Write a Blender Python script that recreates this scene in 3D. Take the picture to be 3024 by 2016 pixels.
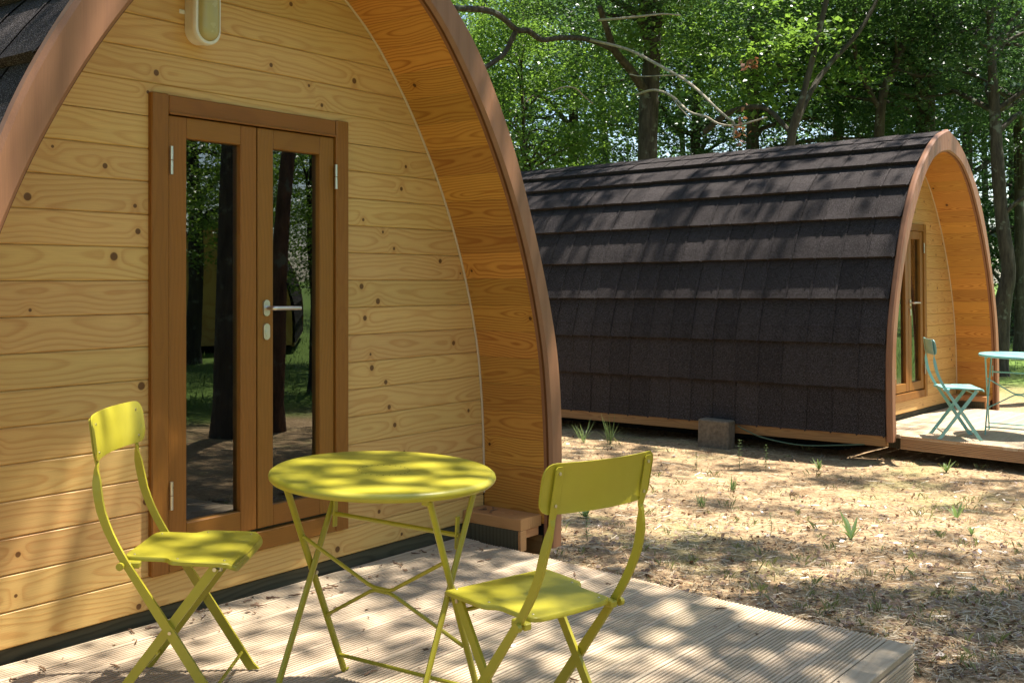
import bpy, math, random
import numpy as np
from mathutils import Matrix, Vector

# ------------------------------------------------------------------ clear
for o in list(bpy.data.objects):
    bpy.data.objects.remove(o)
scene = bpy.context.scene
COL = scene.collection
PI = math.pi
ZB = 0.28                       # height of the cabin wall's lower edge above the ground

# ------------------------------------------------------------------ camera
CAM = Vector((-2.7253, -3.3595, 1.17 + ZB))
FWD = Vector((0.79185, 0.61071, 0.0))
RIGHT = Vector((0.61071, -0.79185, 0.0))
FPX, CXP, HZN = 3200.0, 1512.0, 824.0       # focal length, centre column and horizon row in photo pixels
cam_d = bpy.data.cameras.new('camera')
cam = bpy.data.objects.new('camera', cam_d)
COL.objects.link(cam)
cam.location = CAM
cam.rotation_euler = (PI / 2, 0, math.atan2(FWD.y, FWD.x) - PI / 2)
cam_d.sensor_width = 36.0
cam_d.lens = 36.0 * FPX / 3024.0
cam_d.shift_y = -(1008.0 - HZN) / 3024.0
cam_d.clip_end = 600
scene.camera = cam

def at(u, v, dist):
    """point seen at photo pixel (u, v), dist metres ahead of the camera"""
    return CAM + dist * (FWD + (u - CXP) / FPX * RIGHT + Vector((0, 0, -(v - HZN) / FPX)))

# ------------------------------------------------------------------ light
SUN = Vector((0.33, -0.22, 1.0)).normalized()
world = bpy.data.worlds.new('World')
scene.world = world
world.use_nodes = True
wn = world.node_tree
sky = wn.nodes.new('ShaderNodeTexSky')
sky.sky_type = 'NISHITA'
sky.sun_disc = False
sky.sun_elevation = math.asin(SUN.z)
sky.sun_rotation = math.atan2(SUN.x, SUN.y)
wn.links.new(sky.outputs[0], wn.nodes['Background'].inputs[0])
wn.nodes['Background'].inputs[1].default_value = 0.092
sun_d = bpy.data.lights.new('sun', 'SUN')
sun_d.energy = 5.0
sun_d.angle = math.radians(0.53)
sun_d.color = (1.0, 0.95, 0.87)
sun = bpy.data.objects.new('sun', sun_d)
COL.objects.link(sun)
sun.rotation_euler = SUN.to_track_quat('Z', 'Y').to_euler()
sun.location = (0, 0, 30)
vs = scene.view_settings
vs.view_transform = 'Standard'
vs.look = 'None'
vs.exposure = 1.6
vs.gamma = 1.0
vs.use_curve_mapping = False

# ------------------------------------------------------------------ node helper
class NT:
    def __init__(self, name):
        self.mat = bpy.data.materials.new(name)
        self.mat.use_nodes = True
        self.t = self.mat.node_tree
        self.bsdf = self.t.nodes['Principled BSDF']
        self.out = self.t.nodes['Material Output']
    def n(self, kind, **kw):
        nd = self.t.nodes.new('ShaderNode' + kind)
        for k, v in kw.items():
            setattr(nd, k, v)
        return nd
    def put(self, sock, val):
        if isinstance(val, bpy.types.NodeSocket):
            self.t.links.new(val, sock)
        else:
            sock.default_value = val
    def m(self, op, a, b=0.0, c=0.0, clamp=False):
        nd = self.n('Math', operation=op, use_clamp=clamp)
        for i, x in enumerate((a, b, c)):
            self.put(nd.inputs[i], x)
        return nd.outputs[0]
    def vec(self, x, y, z):
        nd = self.n('CombineXYZ')
        for i, v in enumerate((x, y, z)):
            self.put(nd.inputs[i], v)
        return nd.outputs[0]
    def noise(self, vec, scale=1.0, detail=2.0, rough=0.5, out=0):
        nd = self.n('TexNoise')
        self.put(nd.inputs['Vector'], vec)
        nd.inputs['Scale'].default_value = scale
        nd.inputs['Detail'].default_value = detail
        nd.inputs['Roughness'].default_value = rough
        return nd.outputs[out]
    def ramp(self, fac, stops, interp='LINEAR'):
        nd = self.n('ValToRGB')
        self.put(nd.inputs[0], fac)
        cr = nd.color_ramp
        cr.interpolation = interp
        while len(cr.elements) > 1:
            cr.elements.remove(cr.elements[-1])
        for i, (p, c) in enumerate(stops):
            e = cr.elements[0] if i == 0 else cr.elements.new(p)
            e.position = p
            e.color = (c[0], c[1], c[2], 1) if not isinstance(c, (int, float)) else (c, c, c, 1)
        return nd.outputs[0]
    def mix(self, fac, a, b, blend='MIX'):
        nd = self.n('Mix', data_type='RGBA', blend_type=blend)
        self.put(nd.inputs[0], fac)
        for s, v in ((6, a), (7, b)):
            if isinstance(v, tuple):
                v = (v[0], v[1], v[2], 1)
            self.put(nd.inputs[s], v)
        return nd.outputs[2]
    def smooth(self, x, lo, hi):
        nd = self.n('MapRange', interpolation_type='SMOOTHSTEP')
        self.put(nd.inputs[0], x)
        self.put(nd.inputs[1], lo)
        self.put(nd.inputs[2], hi)
        return nd.outputs[0]
    def bump(self, h, dist, strength=1.0):
        nd = self.n('Bump')
        self.put(nd.inputs['Height'], h)
        nd.inputs['Distance'].default_value = dist
        nd.inputs['Strength'].default_value = strength
        self.t.links.new(nd.outputs[0], self.bsdf.inputs['Normal'])
        return nd
    def base(self, col, rough=0.5, spec=0.5):
        self.put(self.bsdf.inputs['Base Color'], col if not isinstance(col, tuple) else (col[0], col[1], col[2], 1))
        self.put(self.bsdf.inputs['Roughness'], rough)
        self.bsdf.inputs['Specular IOR Level'].default_value = spec
        return self.mat

def wood(name, light, dark, knot=0.5, rings=95.0, axis='X', rough=0.45, contrast=1.0, tint=0.25, spec=0.35, warm=None):
    """plank wood: growth rings cut by the board's face, knots, fibre; local X (or Z) is the grain"""
    N = NT(name)
    tc = N.n('TexCoord')
    sp = N.n('SeparateXYZ')
    N.t.links.new(tc.outputs['Object'], sp.inputs[0])
    X, Y, Z = sp.outputs
    if axis == 'Z':
        X, Y, Z = Z, X, Y
    R = N.n('ObjectInfo').outputs['Random']
    Xp = N.m('ADD', X, N.m('MULTIPLY', R, 57.0))
    n1 = N.m('SUBTRACT', N.noise(N.vec(Xp, N.m('MULTIPLY', R, 31.0), Z), 1.1, 2.0), 0.5)
    n2 = N.noise(N.vec(Xp, N.m('ADD', N.m('MULTIPLY', R, 17.0), 9.0), Z), 1.7, 2.0)
    n3 = N.m('SUBTRACT', N.noise(N.vec(N.m('MULTIPLY', Xp, 6.0), N.m('MULTIPLY', Y, 22.0), R), 1.0, 3.0), 0.5)
    # knots
    kf = 2.3
    vo = N.n('TexVoronoi', voronoi_dimensions='1D')
    N.put(vo.inputs['W'], Xp)
    vo.inputs['Scale'].default_value = kf
    kc = N.n('SeparateXYZ')
    N.t.links.new(vo.outputs['Color'], kc.inputs[0])
    xk = vo.outputs['W']
    dx = N.m('SUBTRACT', Xp, xk)
    dy = N.m('SUBTRACT', Y, N.m('MULTIPLY', N.m('SUBTRACT', kc.outputs[0], 0.5), 0.085))
    d = N.m('SQRT', N.m('ADD', N.m('MULTIPLY', dx, dx), N.m('MULTIPLY', dy, dy)))
    d = N.m('ADD', d, N.m('MULTIPLY', n3, 0.003))
    here = N.m('LESS_THAN', kc.outputs[1], knot)
    ks = N.m('ADD', N.m('MULTIPLY', kc.outputs[2], 0.009), 0.0055)
    km = N.m('MULTIPLY', here, N.m('SUBTRACT', 1.0, N.smooth(d, N.m('MULTIPLY', ks, 0.8), N.m('MULTIPLY', ks, 1.15))))
    halo = N.m('MULTIPLY', here, N.m('EXPONENT', N.m('MULTIPLY', N.m('MULTIPLY', d, d), -1200.0)))
    # rings
    yy = N.m('ADD', N.m('ADD', Y, N.m('MULTIPLY', n1, 0.16)), N.m('MULTIPLY', N.m('SUBTRACT', R, 0.5), 0.05))
    dep = N.m('ADD', N.m('MULTIPLY', N.m('SUBTRACT', n2, 0.35), 0.13), 0.004)
    r = N.m('SQRT', N.m('ADD', N.m('MULTIPLY', yy, yy), N.m('MULTIPLY', dep, dep)))
    r = N.m('ADD', r, N.m('ADD', N.m('MULTIPLY', halo, 0.022), N.m('MULTIPLY', n3, 0.004)))
    f = N.m('FRACT', N.m('MULTIPLY', r, rings))
    late = N.ramp(f, [(0.0, 0.25), (0.15, 0.0), (0.5, 0.12), (0.86, 1.0), (0.95, 0.75), (1.0, 0.25)])
    lsep = N.m('MULTIPLY', late, contrast)
    amp = N.m('MULTIPLY', lsep, N.m('ADD', 0.35, N.m('MULTIPLY', N.noise(N.vec(N.m('MULTIPLY', Xp, 2.0), N.m('MULTIPLY', Y, 9.0), R), 1.0, 2.0), 0.75)))
    col = N.mix(amp, light, dark)
    fib = N.noise(N.vec(N.m('MULTIPLY', Xp, 9.0), N.m('MULTIPLY', Y, 420.0), N.m('MULTIPLY', Z, 420.0)), 1.0, 3.0)
    col = N.mix(1.0, col, N.ramp(fib, [(0.25, 0.86), (0.75, 1.06)]), 'MULTIPLY')
    tone = N.n('HueSaturation')
    tone.inputs['Saturation'].default_value = 1.0
    N.put(tone.inputs['Value'], N.m('ADD', 1.0 - tint / 2, N.m('MULTIPLY', N.m('FRACT', N.m('MULTIPLY', R, 7.31)), tint)))
    N.put(tone.inputs['Hue'], N.m('ADD', 0.494, N.m('MULTIPLY', N.m('FRACT', N.m('MULTIPLY', R, 13.7)), 0.010)))
    N.put(tone.inputs['Color'], col)
    col = tone.outputs[0]
    col = N.mix(N.m('MULTIPLY', halo, 0.35), col, dark)
    col = N.mix(N.m('MULTIPLY', km, 0.92), col, (dark[0] * 0.22, dark[1] * 0.17, dark[2] * 0.14))
    N.base(col, N.m('ADD', rough, N.m('MULTIPLY', late, 0.08)), spec)
    N.bump(N.m('ADD', N.m('MULTIPLY', fib, 0.5), N.m('MULTIPLY', late, 0.6)), 0.0006, 0.6)
    return N.mat

def paint(name, col, rough=0.38, spec=0.5, var=0.06, metal=0.0):
    N = NT(name)
    tc = N.n('TexCoord').outputs['Object']
    n = N.noise(tc, 7.0, 4.0, 0.6)
    c = N.mix(1.0, col, N.ramp(n, [(0.3, 1.0 - var), (0.7, 1.0 + var)]), 'MULTIPLY')
    N.base(c, N.ramp(N.noise(tc, 18.0, 4.0), [(0.3, rough - 0.06), (0.7, rough + 0.1)]), spec)
    N.bsdf.inputs['Metallic'].default_value = metal
    N.bump(N.noise(tc, 900.0, 1.0), 0.0002, 0.3)
    return N.mat

M = {}
M['pine'] = wood('pine_cladding', (0.62, 0.388, 0.132), (0.47, 0.225, 0.060), knot=0.66, rings=62, tint=0.14, contrast=0.8)
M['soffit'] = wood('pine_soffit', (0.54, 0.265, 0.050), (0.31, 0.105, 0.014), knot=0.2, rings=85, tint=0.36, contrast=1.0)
M['honey'] = wood('honey_stained_wood', (0.27, 0.108, 0.015), (0.22, 0.083, 0.010), knot=0.0, rings=60, rough=0.38, contrast=0.7, tint=0.10)
M['honey_z'] = wood('honey_stained_wood_upright', (0.27, 0.108, 0.015), (0.22, 0.083, 0.010), knot=0.0, rings=60, rough=0.38, contrast=0.7, axis='Z', tint=0.10)
M['beam'] = wood('arch_beam_wood', (0.27, 0.128, 0.062), (0.205, 0.09, 0.041), knot=0.3, rings=14, axis='Z', contrast=0.5, tint=0.12)
M['trim'] = paint('dark_stained_edge', (0.105, 0.036, 0.008), 0.5, 0.3, 0.12)
M['step'] = wood('ledge_wood', (0.52, 0.27, 0.11), (0.36, 0.155, 0.05), knot=0.2, rings=110, tint=0.2)
M['base'] = wood('base_beam_wood', (0.26, 0.14, 0.05), (0.17, 0.08, 0.028), knot=0.3, rings=60, tint=0.2)
M['deck'] = wood('weathered_deck_wood', (0.50, 0.395, 0.27), (0.33, 0.24, 0.15), knot=0.12, rings=45, rough=0.7, contrast=0.5, tint=0.38, spec=0.2)
M['fascia'] = wood('deck_fascia_wood', (0.42, 0.27, 0.14), (0.29, 0.16, 0.075), knot=0.1, rings=45, rough=0.65, contrast=0.5, tint=0.2, spec=0.2)
M['plinth'] = wood('dark_plinth_wood', (0.085, 0.075, 0.045), (0.05, 0.042, 0.025), knot=0.2, rings=50, rough=0.7, tint=0.2, spec=0.2)  # dark olive brown, shared by plinth, joists, threshold and ledge supports
M['lime'] = paint('lime_yellow_paint', (0.345, 0.298, 0.022), 0.36)
M['teal'] = paint('turquoise_paint', (0.21, 0.46, 0.43), 0.36)
M['steel'] = paint('brushed_steel', (0.62, 0.60, 0.55), 0.32, 0.5, 0.05, 1.0)
M['rivet'] = paint('rivet_metal', (0.55, 0.52, 0.42), 0.35, 0.5, 0.05, 1.0)
M['white'] = paint('aged_white_plastic', (0.74, 0.72, 0.62), 0.45)
M['diffuser'] = paint('yellowed_lamp_glass', (0.42, 0.37, 0.16), 0.22)
M['seal'] = paint('pale_sealant', (0.55, 0.42, 0.26), 0.6)
M['black'] = paint('dark_membrane', (0.012, 0.012, 0.011), 0.8, 0.2)
M['cable'] = paint('green_cable', (0.05, 0.10, 0.06), 0.5)
M['hole'] = paint('drain_hole_dark', (0.03, 0.028, 0.006), 0.7, 0.2)

def mat_tile():
    N = NT('granulated_roof_tile')
    tc = N.n('TexCoord').outputs['Object']
    R = N.n('ObjectInfo').outputs['Random']
    g = N.noise(tc, 260.0, 2.0, 0.7)
    big = N.noise(tc, 5.0, 3.0)
    c = N.ramp(g, [(0.34, (0.008, 0.006, 0.005)), (0.54, (0.030, 0.024, 0.022)), (0.80, (0.26, 0.232, 0.235))])
    c = N.mix(1.0, c, N.ramp(N.m('ADD', N.m('MULTIPLY', big, 0.6), N.m('MULTIPLY', R, 0.4)), [(0.2, 0.75), (0.8, 1.2)]), 'MULTIPLY')
    N.base(c, 0.9, 0.08)
    N.bump(g, 0.0025, 0.9)
    return N.mat
M['tile'] = mat_tile()

def mat_glass():
    N = NT('door_glass')
    t = N.t
    gl = N.n('BsdfGlossy')
    gl.inputs['Roughness'].default_value = 0.0
    gl.inputs['Color'].default_value = (0.95, 0.97, 0.95, 1)
    tr = N.n('BsdfTransparent')
    tr.inputs['Color'].default_value = (0.62, 0.68, 0.64, 1)
    fr = N.n('Fresnel')
    fr.inputs['IOR'].default_value = 2.25
    nz = N.noise(N.n('TexCoord').outputs['Object'], 2.2, 1.0)
    b = N.n('Bump')
    b.inputs['Distance'].default_value = 0.004
    b.inputs['Strength'].default_value = 0.12
    t.links.new(nz, b.inputs['Height'])
    t.links.new(b.outputs[0], gl.inputs['Normal'])
    mx = N.n('MixShader')
    t.links.new(fr.outputs[0], mx.inputs[0])
    t.links.new(tr.outputs[0], mx.inputs[1])
    t.links.new(gl.outputs[0], mx.inputs[2])
    t.links.new(mx.outputs[0], N.out.inputs['Surface'])
    t.nodes.remove(N.bsdf)
    return N.mat
M['glass'] = mat_glass()

def mat_leaf(name, a, b, trans, tw=0.42):
    N = NT(name)
    t = N.t
    ri = N.n('NewGeometry').outputs['Random Per Island']
    pos = N.n('NewGeometry').outputs['Position']
    clump = N.noise(pos, 0.6, 2.0)
    f = N.m('ADD', N.m('MULTIPLY', ri, 0.65), N.m('MULTIPLY', clump, 0.35), clamp=True)
    c = N.mix(f, a, b)
    N.base(c, 0.36, 0.5)
    tl = N.n('BsdfTranslucent')
    tc = N.mix(f, (trans[0] * 0.7, trans[1] * 0.75, trans[2]), trans)
    t.links.new(tc, tl.inputs['Color'])
    mx = N.n('MixShader')
    mx.inputs[0].default_value = tw
    t.links.new(N.bsdf.outputs[0], mx.inputs[1])
    t.links.new(tl.outputs[0], mx.inputs[2])
    t.links.new(mx.outputs[0], N.out.inputs['Surface'])
    return N.mat
M['leaf'] = mat_leaf('oak_leaf', (0.026, 0.062, 0.027), (0.068, 0.120, 0.036), (0.15, 0.28, 0.045), 0.36)
M['leaf_bright'] = mat_leaf('sunlit_leaf', (0.055, 0.125, 0.030), (0.105, 0.19, 0.038), (0.27, 0.44, 0.05))  # sunlight put into the colour: lighter, yellower leaf for the sunlit crowns
M['leaf_dark'] = mat_leaf('shaded_wood_leaf', (0.022, 0.056, 0.028), (0.060, 0.108, 0.040), (0.12, 0.23, 0.05), 0.36)  # shade put into the colour: slightly darker leaf for the shaded wood
M['weed'] = mat_leaf('weed_leaf', (0.10, 0.17, 0.055), (0.17, 0.24, 0.085), (0.25, 0.36, 0.09), 0.3)
M['grass'] = mat_leaf('dry_grass_blade', (0.13, 0.17, 0.045), (0.30, 0.27, 0.11), (0.30, 0.34, 0.10), 0.3)
M['straw'] = mat_leaf('straw_litter', (0.20, 0.125, 0.065), (0.56, 0.45, 0.28), (0.3, 0.2, 0.1), 0.05)
M['litter'] = mat_leaf('dead_leaf_litter', (0.055, 0.026, 0.014), (0.36, 0.22, 0.13), (0.25, 0.12, 0.05), 0.15)
M['deadleaf'] = mat_leaf('withered_leaf', (0.16, 0.06, 0.025), (0.28, 0.12, 0.05), (0.35, 0.14, 0.05), 0.3)

def mat_bark(name, a, b):
    N = NT(name)
    tc = N.n('TexCoord').outputs['Object']
    mp = N.n('Mapping')
    mp.inputs['Scale'].default_value = (9, 9, 2.0)
    N.t.links.new(tc, mp.inputs[0])
    f = N.noise(mp.outputs[0], 1.6, 6.0, 0.65)
    l = N.noise(tc, 5.0, 4.0, 0.6)
    c = N.ramp(f, [(0.3, a), (0.7, b)])
    c = N.mix(N.smooth(l, 0.56, 0.68), c, (0.16, 0.17, 0.13))
    N.base(c, 0.9, 0.2)
    N.bump(f, 0.03, 0.9)
    return N.mat
M['bark'] = mat_bark('oak_bark', (0.030, 0.024, 0.018), (0.105, 0.088, 0.066))
M['twig'] = mat_bark('bare_twig_bark', (0.26, 0.21, 0.15), (0.46, 0.40, 0.30))
M['bark_red'] = mat_bark('pine_bark', (0.05, 0.028, 0.018), (0.17, 0.10, 0.066))

def mat_block():
    N = NT('concrete_block')
    tc = N.n('TexCoord').outputs['Object']
    f = N.noise(tc, 30.0, 5.0, 0.7)
    N.base(N.ramp(f, [(0.3, (0.10, 0.078, 0.055)), (0.7, (0.20, 0.16, 0.115))]), 0.9, 0.2)
    N.bump(f, 0.004, 0.8)
    return N.mat
M['block'] = mat_block()

def mat_ground():
    N = NT('woodland_ground')
    pos = N.n('NewGeometry').outputs['Position']
    sp = N.n('SeparateXYZ')
    N.t.links.new(pos, sp.inputs[0])
    big = N.noise(pos, 0.55, 4.0, 0.6)
    med = N.noise(pos, 3.5, 5.0, 0.65)
    fine = N.noise(pos, 38.0, 5.0, 0.7)
    c = N.ramp(fine, [(0.28, (0.15, 0.092, 0.052)), (0.5, (0.38, 0.265, 0.155)), (0.72, (0.56, 0.43, 0.275))])
    c = N.mix(1.0, c, N.ramp(med, [(0.3, (0.72, 0.66, 0.60)), (0.7, (1.12, 1.1, 1.05))]), 'MULTIPLY')
    # bare trodden earth round the cabins, grass further off
    gx = N.m('SUBTRACT', sp.outputs[0], 4.0)
    gy = N.m('SUBTRACT', sp.outputs[1], 1.0)
    rad = N.m('SQRT', N.m('ADD', N.m('MULTIPLY', gx, gx), N.m('MULTIPLY', N.m('MULTIPLY', gy, gy), 1.1)))
    far = N.smooth(N.m('ADD', rad, N.m('MULTIPLY', N.m('SUBTRACT', big, 0.5), 9.0)), 6.5, 13.0)
    far = N.m('MAXIMUM', far, N.smooth(N.m('ADD', N.m('MULTIPLY', sp.outputs[1], -1.0), N.m('MULTIPLY', N.m('SUBTRACT', big, 0.5), 5.0)), 5.0, 7.5))
    near = N.m('MULTIPLY', N.smooth(N.m('ADD', big, N.m('MULTIPLY', N.m('SUBTRACT', med, 0.5), 0.7)), 0.55, 0.72), 0.35)
    g = N.ramp(fine, [(0.3, (0.055, 0.10, 0.022)), (0.7, (0.16, 0.235, 0.05))])
    c = N.mix(N.m('MAXIMUM', far, near), c, g)
    N.base(c, 0.95, 0.1)
    N.bump(N.m('ADD', N.m('MULTIPLY', fine, 0.6), med), 0.03, 0.8)
    return N.mat
M['ground'] = mat_ground()

# ------------------------------------------------------------------ mesh helpers
class MB:
    def __init__(self):
        self.v, self.f = [], []
    def add(self, verts, faces):
        b = len(self.v)
        self.v += [tuple(p) for p in verts]
        self.f += [tuple(i + b for i in f) for f in faces]
    def box(self, x0, x1, y0, y1, z0, z1, c=0.0):
        """box, optionally with chamfered edges"""
        if c <= 0:
            self.add([(x, y, z) for z in (z0, z1) for y in (y0, y1) for x in (x0, x1)],
                     [(0, 2, 3, 1), (4, 5, 7, 6), (0, 1, 5, 4), (2, 6, 7, 3), (0, 4, 6, 2), (1, 3, 7, 5)])
            return
        v, idx = [], {}
        def P(p):
            if p not in idx:
                idx[p] = len(v); v.append(p)
            return idx[p]
        X, Y, Z = (x0, x1), (y0, y1), (z0, z1)
        ins = lambda a, i: a[i] + (c if i == 0 else -c)
        def cor(i, j, k):
            return (P((X[i], ins(Y, j), ins(Z, k))), P((ins(X, i), Y[j], ins(Z, k))), P((ins(X, i), ins(Y, j), Z[k])))
        K = {(i, j, k): cor(i, j, k) for i in (0, 1) for j in (0, 1) for k in (0, 1)}
        f = []
        for i in (0, 1): f.append([K[i, a, b][0] for a, b in ((0, 0), (1, 0), (1, 1), (0, 1))][::1 if i else -1])
        for j in (0, 1): f.append([K[a, j, b][1] for a, b in ((0, 0), (1, 0), (1, 1), (0, 1))][::-1 if j else 1])
        for k in (0, 1): f.append([K[a, b, k][2] for a, b in ((0, 0), (1, 0), (1, 1), (0, 1))][::1 if k else -1])
        for j in (0, 1):
            for k in (0, 1): f.append([K[0, j, k][1], K[1, j, k][1], K[1, j, k][2], K[0, j, k][2]])
        for i in (0, 1):
            for k in (0, 1): f.append([K[i, 0, k][0], K[i, 1, k][0], K[i, 1, k][2], K[i, 0, k][2]])
        for i in (0, 1):
            for j in (0, 1): f.append([K[i, j, 0][0], K[i, j, 1][0], K[i, j, 1][1], K[i, j, 0][1]])
        for q in K.values(): f.append(list(q))
        self.add(v, f)
    def tube(self, pts, rad, n=8, cap=True, flat=1.0, updir=None):
        """tube along pts; rad one number or one per point; flat squeezes it along updir"""
        pts = [Vector(p) for p in pts]
        R = rad if isinstance(rad, (list, tuple)) else [rad] * len(pts)
        rings, prev = [], None
        for i, p in enumerate(pts):
            t = (pts[min(i + 1, len(pts) - 1)] - pts[max(i - 1, 0)]).normalized()
            if updir is not None:
                a = Vector(updir) - Vector(updir).dot(t) * t
            elif prev is None:
                a = Vector((0, 0, 1)).cross(t) if abs(t.z) < 0.9 else Vector((1, 0, 0)).cross(t)
            else:
                a = prev - prev.dot(t) * t
            a.normalize()
            prev = a
            b = t.cross(a)
            rings.append([p + a * (math.cos(2 * PI * (k + .5) / n) * R[i] * flat) + b * (math.sin(2 * PI * (k + .5) / n) * R[i]) for k in range(n)])
        v = [q for r in rings for q in r]
        f = [(i * n + k, i * n + (k + 1) % n, (i + 1) * n + (k + 1) % n, (i + 1) * n + k) for i in range(len(pts) - 1) for k in range(n)]
        if cap:
            f += [tuple(range(n))[::-1], tuple((len(pts) - 1) * n + k for k in range(n))]
        self.add(v, f)
    def lathe(self, prof, n=48, c=(0, 0, 0)):
        v = [(c[0] + r * math.cos(2 * PI * k / n), c[1] + r * math.sin(2 * PI * k / n), c[2] + z) for r, z in prof for k in range(n)]
        f = [(i * n + k, i * n + (k + 1) % n, (i + 1) * n + (k + 1) % n, (i + 1) * n + k) for i in range(len(prof) - 1) for k in range(n)]
        f += [tuple(range(n))[::-1], tuple((len(prof) - 1) * n + k for k in range(n))]
        self.add(v, f)
    def mesh(self, name, mat, smooth=False):
        me = bpy.data.meshes.new(name)
        me.from_pydata(self.v, [], self.f)
        import bmesh
        bm = bmesh.new(); bm.from_mesh(me)
        bmesh.ops.recalc_face_normals(bm, faces=bm.faces)
        bm.to_mesh(me); bm.free()
        me.materials.append(mat)
        if smooth:
            me.polygons.foreach_set('use_smooth', [True] * len(me.polygons))
            me.set_sharp_from_angle(angle=math.radians(42))
        return me
    def build(self, name, mat, parent=None, smooth=False, loc=None, rot=None):
        return link(name, self.mesh(name, mat, smooth), parent, loc, rot)

def link(name, me, parent=None, loc=None, rot=None):
    o = bpy.data.objects.new(name, me)
    COL.objects.link(o)
    if parent is not None:
        o.parent = parent
    if loc is not None:
        o.location = loc
    if rot is not None:
        o.rotation_euler = rot
    return o

def tag(o, label=None, cat=None, group=None, kind=None):
    if label: o['label'] = label
    if cat: o['category'] = cat
    if group: o['group'] = group
    if kind: o['kind'] = kind
    return o

def thing(name, label, cat, loc=(0, 0, 0), rot=(0, 0, 0), group=None):
    o = bpy.data.objects.new(name, None)
    COL.objects.link(o)
    o.location = loc
    o.rotation_euler = rot
    o.empty_display_size = 0.2
    return tag(o, label, cat, group)

def copy_tree(o, parent=None, swap=None):
    c = o.copy()
    COL.objects.link(c)
    c.parent = parent
    if swap and c.data is not None:
        m = c.data.materials[0]
        if m in swap:
            key = (c.data.name, swap[m].name)
            if key not in _swapped:
                me = c.data.copy(); me.materials[0] = swap[m]; _swapped[key] = me
            c.data = _swapped[key]
    for ch in list(o.children):
        copy_tree(ch, c, swap)
    return c
_swapped = {}

def quads(name, P, mat, n):
    """mesh of loose n-gons from an array (count, n, 3)"""
    k = len(P)
    me = bpy.data.meshes.new(name)
    me.vertices.add(k * n)
    me.vertices.foreach_set('co', np.ascontiguousarray(P, dtype=np.float32).ravel())
    me.loops.add(k * n)
    me.loops.foreach_set('vertex_index', np.arange(k * n, dtype=np.int32))
    me.polygons.add(k)
    me.polygons.foreach_set('loop_start', np.arange(0, k * n, n, dtype=np.int32))
    me.update(calc_edges=True)
    me.materials.append(mat)
    return me

def catmull(pts, sub):
    pts = [np.array(p, float) for p in pts]
    out = []
    for i in range(len(pts) - 1):
        p0 = pts[max(i - 1, 0)]; p1 = pts[i]; p2 = pts[i + 1]; p3 = pts[min(i + 2, len(pts) - 1)]
        for k in range(sub):
            t = k / sub
            out.append(0.5 * (2 * p1 + (p2 - p0) * t + (2 * p0 - 5 * p1 + 4 * p2 - p3) * t * t + (3 * p1 - p0 - 3 * p2 + p3) * t ** 3))
    out.append(pts[-1])
    return out

# ------------------------------------------------------------------ ground
def sstep(a, b, x):
    t = np.clip((x - a) / (b - a), 0, 1)
    return t * t * (3 - 2 * t)
def ground_z(x, y):
    x = np.asarray(x, float); y = np.asarray(y, float)
    z = -0.117 * sstep(1.6, 5.5, x)
    z = z + 0.012 * np.sin(x * 2.3 + y * 1.1) * np.sin(y * 1.9 - x * 0.6) + 0.006 * np.sin(x * 7.1 + 1.3) * np.sin(y * 6.3)
    r = np.hypot(x - 3, y - 1)
    return z + 0.25 * sstep(14, 60, r) * np.sin(x * 0.07 + 1) * np.cos(y * 0.06)

def axis_coords():
    a = list(np.arange(-12, 20.01, 0.16))
    lo = [-12 - 1.0 * (1.22 ** i - 1) / 0.22 for i in range(1, 23)][::-1]
    hi = [20 + 1.0 * (1.22 ** i - 1) / 0.22 for i in range(1, 23)]
    return np.array(lo + a + hi)
gx, gy = axis_coords(), axis_coords()
GX, GY = np.meshgrid(gx, gy, indexing='ij')
GZ = ground_z(GX, GY)
me = bpy.data.meshes.new('ground')
nx, ny = GX.shape
me.vertices.add(nx * ny)
me.vertices.foreach_set('co', np.stack([GX, GY, GZ], -1).astype(np.float32).ravel())
I = np.arange(nx * ny).reshape(nx, ny)
Q = np.stack([I[:-1, :-1], I[1:, :-1], I[1:, 1:], I[:-1, 1:]], -1).reshape(-1, 4)
me.loops.add(Q.size)
me.loops.foreach_set('vertex_index', Q.ravel().astype(np.int32))
me.polygons.add(len(Q))
me.polygons.foreach_set('loop_start', np.arange(0, Q.size, 4, dtype=np.int32))
me.polygons.foreach_set('use_smooth', [True] * len(Q))
me.update(calc_edges=True)
me.materials.append(M['ground'])
ground = link('ground', me)
tag(ground, 'sandy woodland earth with dry litter and thin grass', None, None, 'structure')

# ------------------------------------------------------------------ cabin profile
OUT = [(1.491, -.09), (1.495, .2), (1.495, .428), (1.484, .635), (1.455, .843), (1.395, 1.07), (1.326, 1.272), (1.242, 1.49),
       (1.144, 1.719), (1.017, 1.947), (.867, 2.161), (.695, 2.331), (.473, 2.505), (.25, 2.625), (0, 2.70)]
INN = [(1.40, -.09), (1.40, .2), (1.393, .42), (1.378, .62), (1.35, .825), (1.298, 1.04), (1.23, 1.25), (1.143, 1.46),
       (1.040, 1.66), (.914, 1.865), (.770, 2.06), (.610, 2.235), (.405, 2.385), (.2, 2.46), (0, 2.49)]
OUTS, INNS = catmull(OUT, 4), catmull(INN, 4)
def mid(t):
    return [a + (b - a) * t for a, b in zip(INNS, OUTS)]
SOF = mid(0.045)
def prof_x(P, z):
    zs = [p[1] for p in P]; xs = [p[0] for p in P]
    return float(np.interp(z, zs, xs))
def arc(P):
    P = np.array(P)
    s = np.concatenate([[0], np.cumsum(np.linalg.norm(np.diff(P, axis=0), axis=1))])
    return P, s
OP, OS = arc(OUTS)
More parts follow.
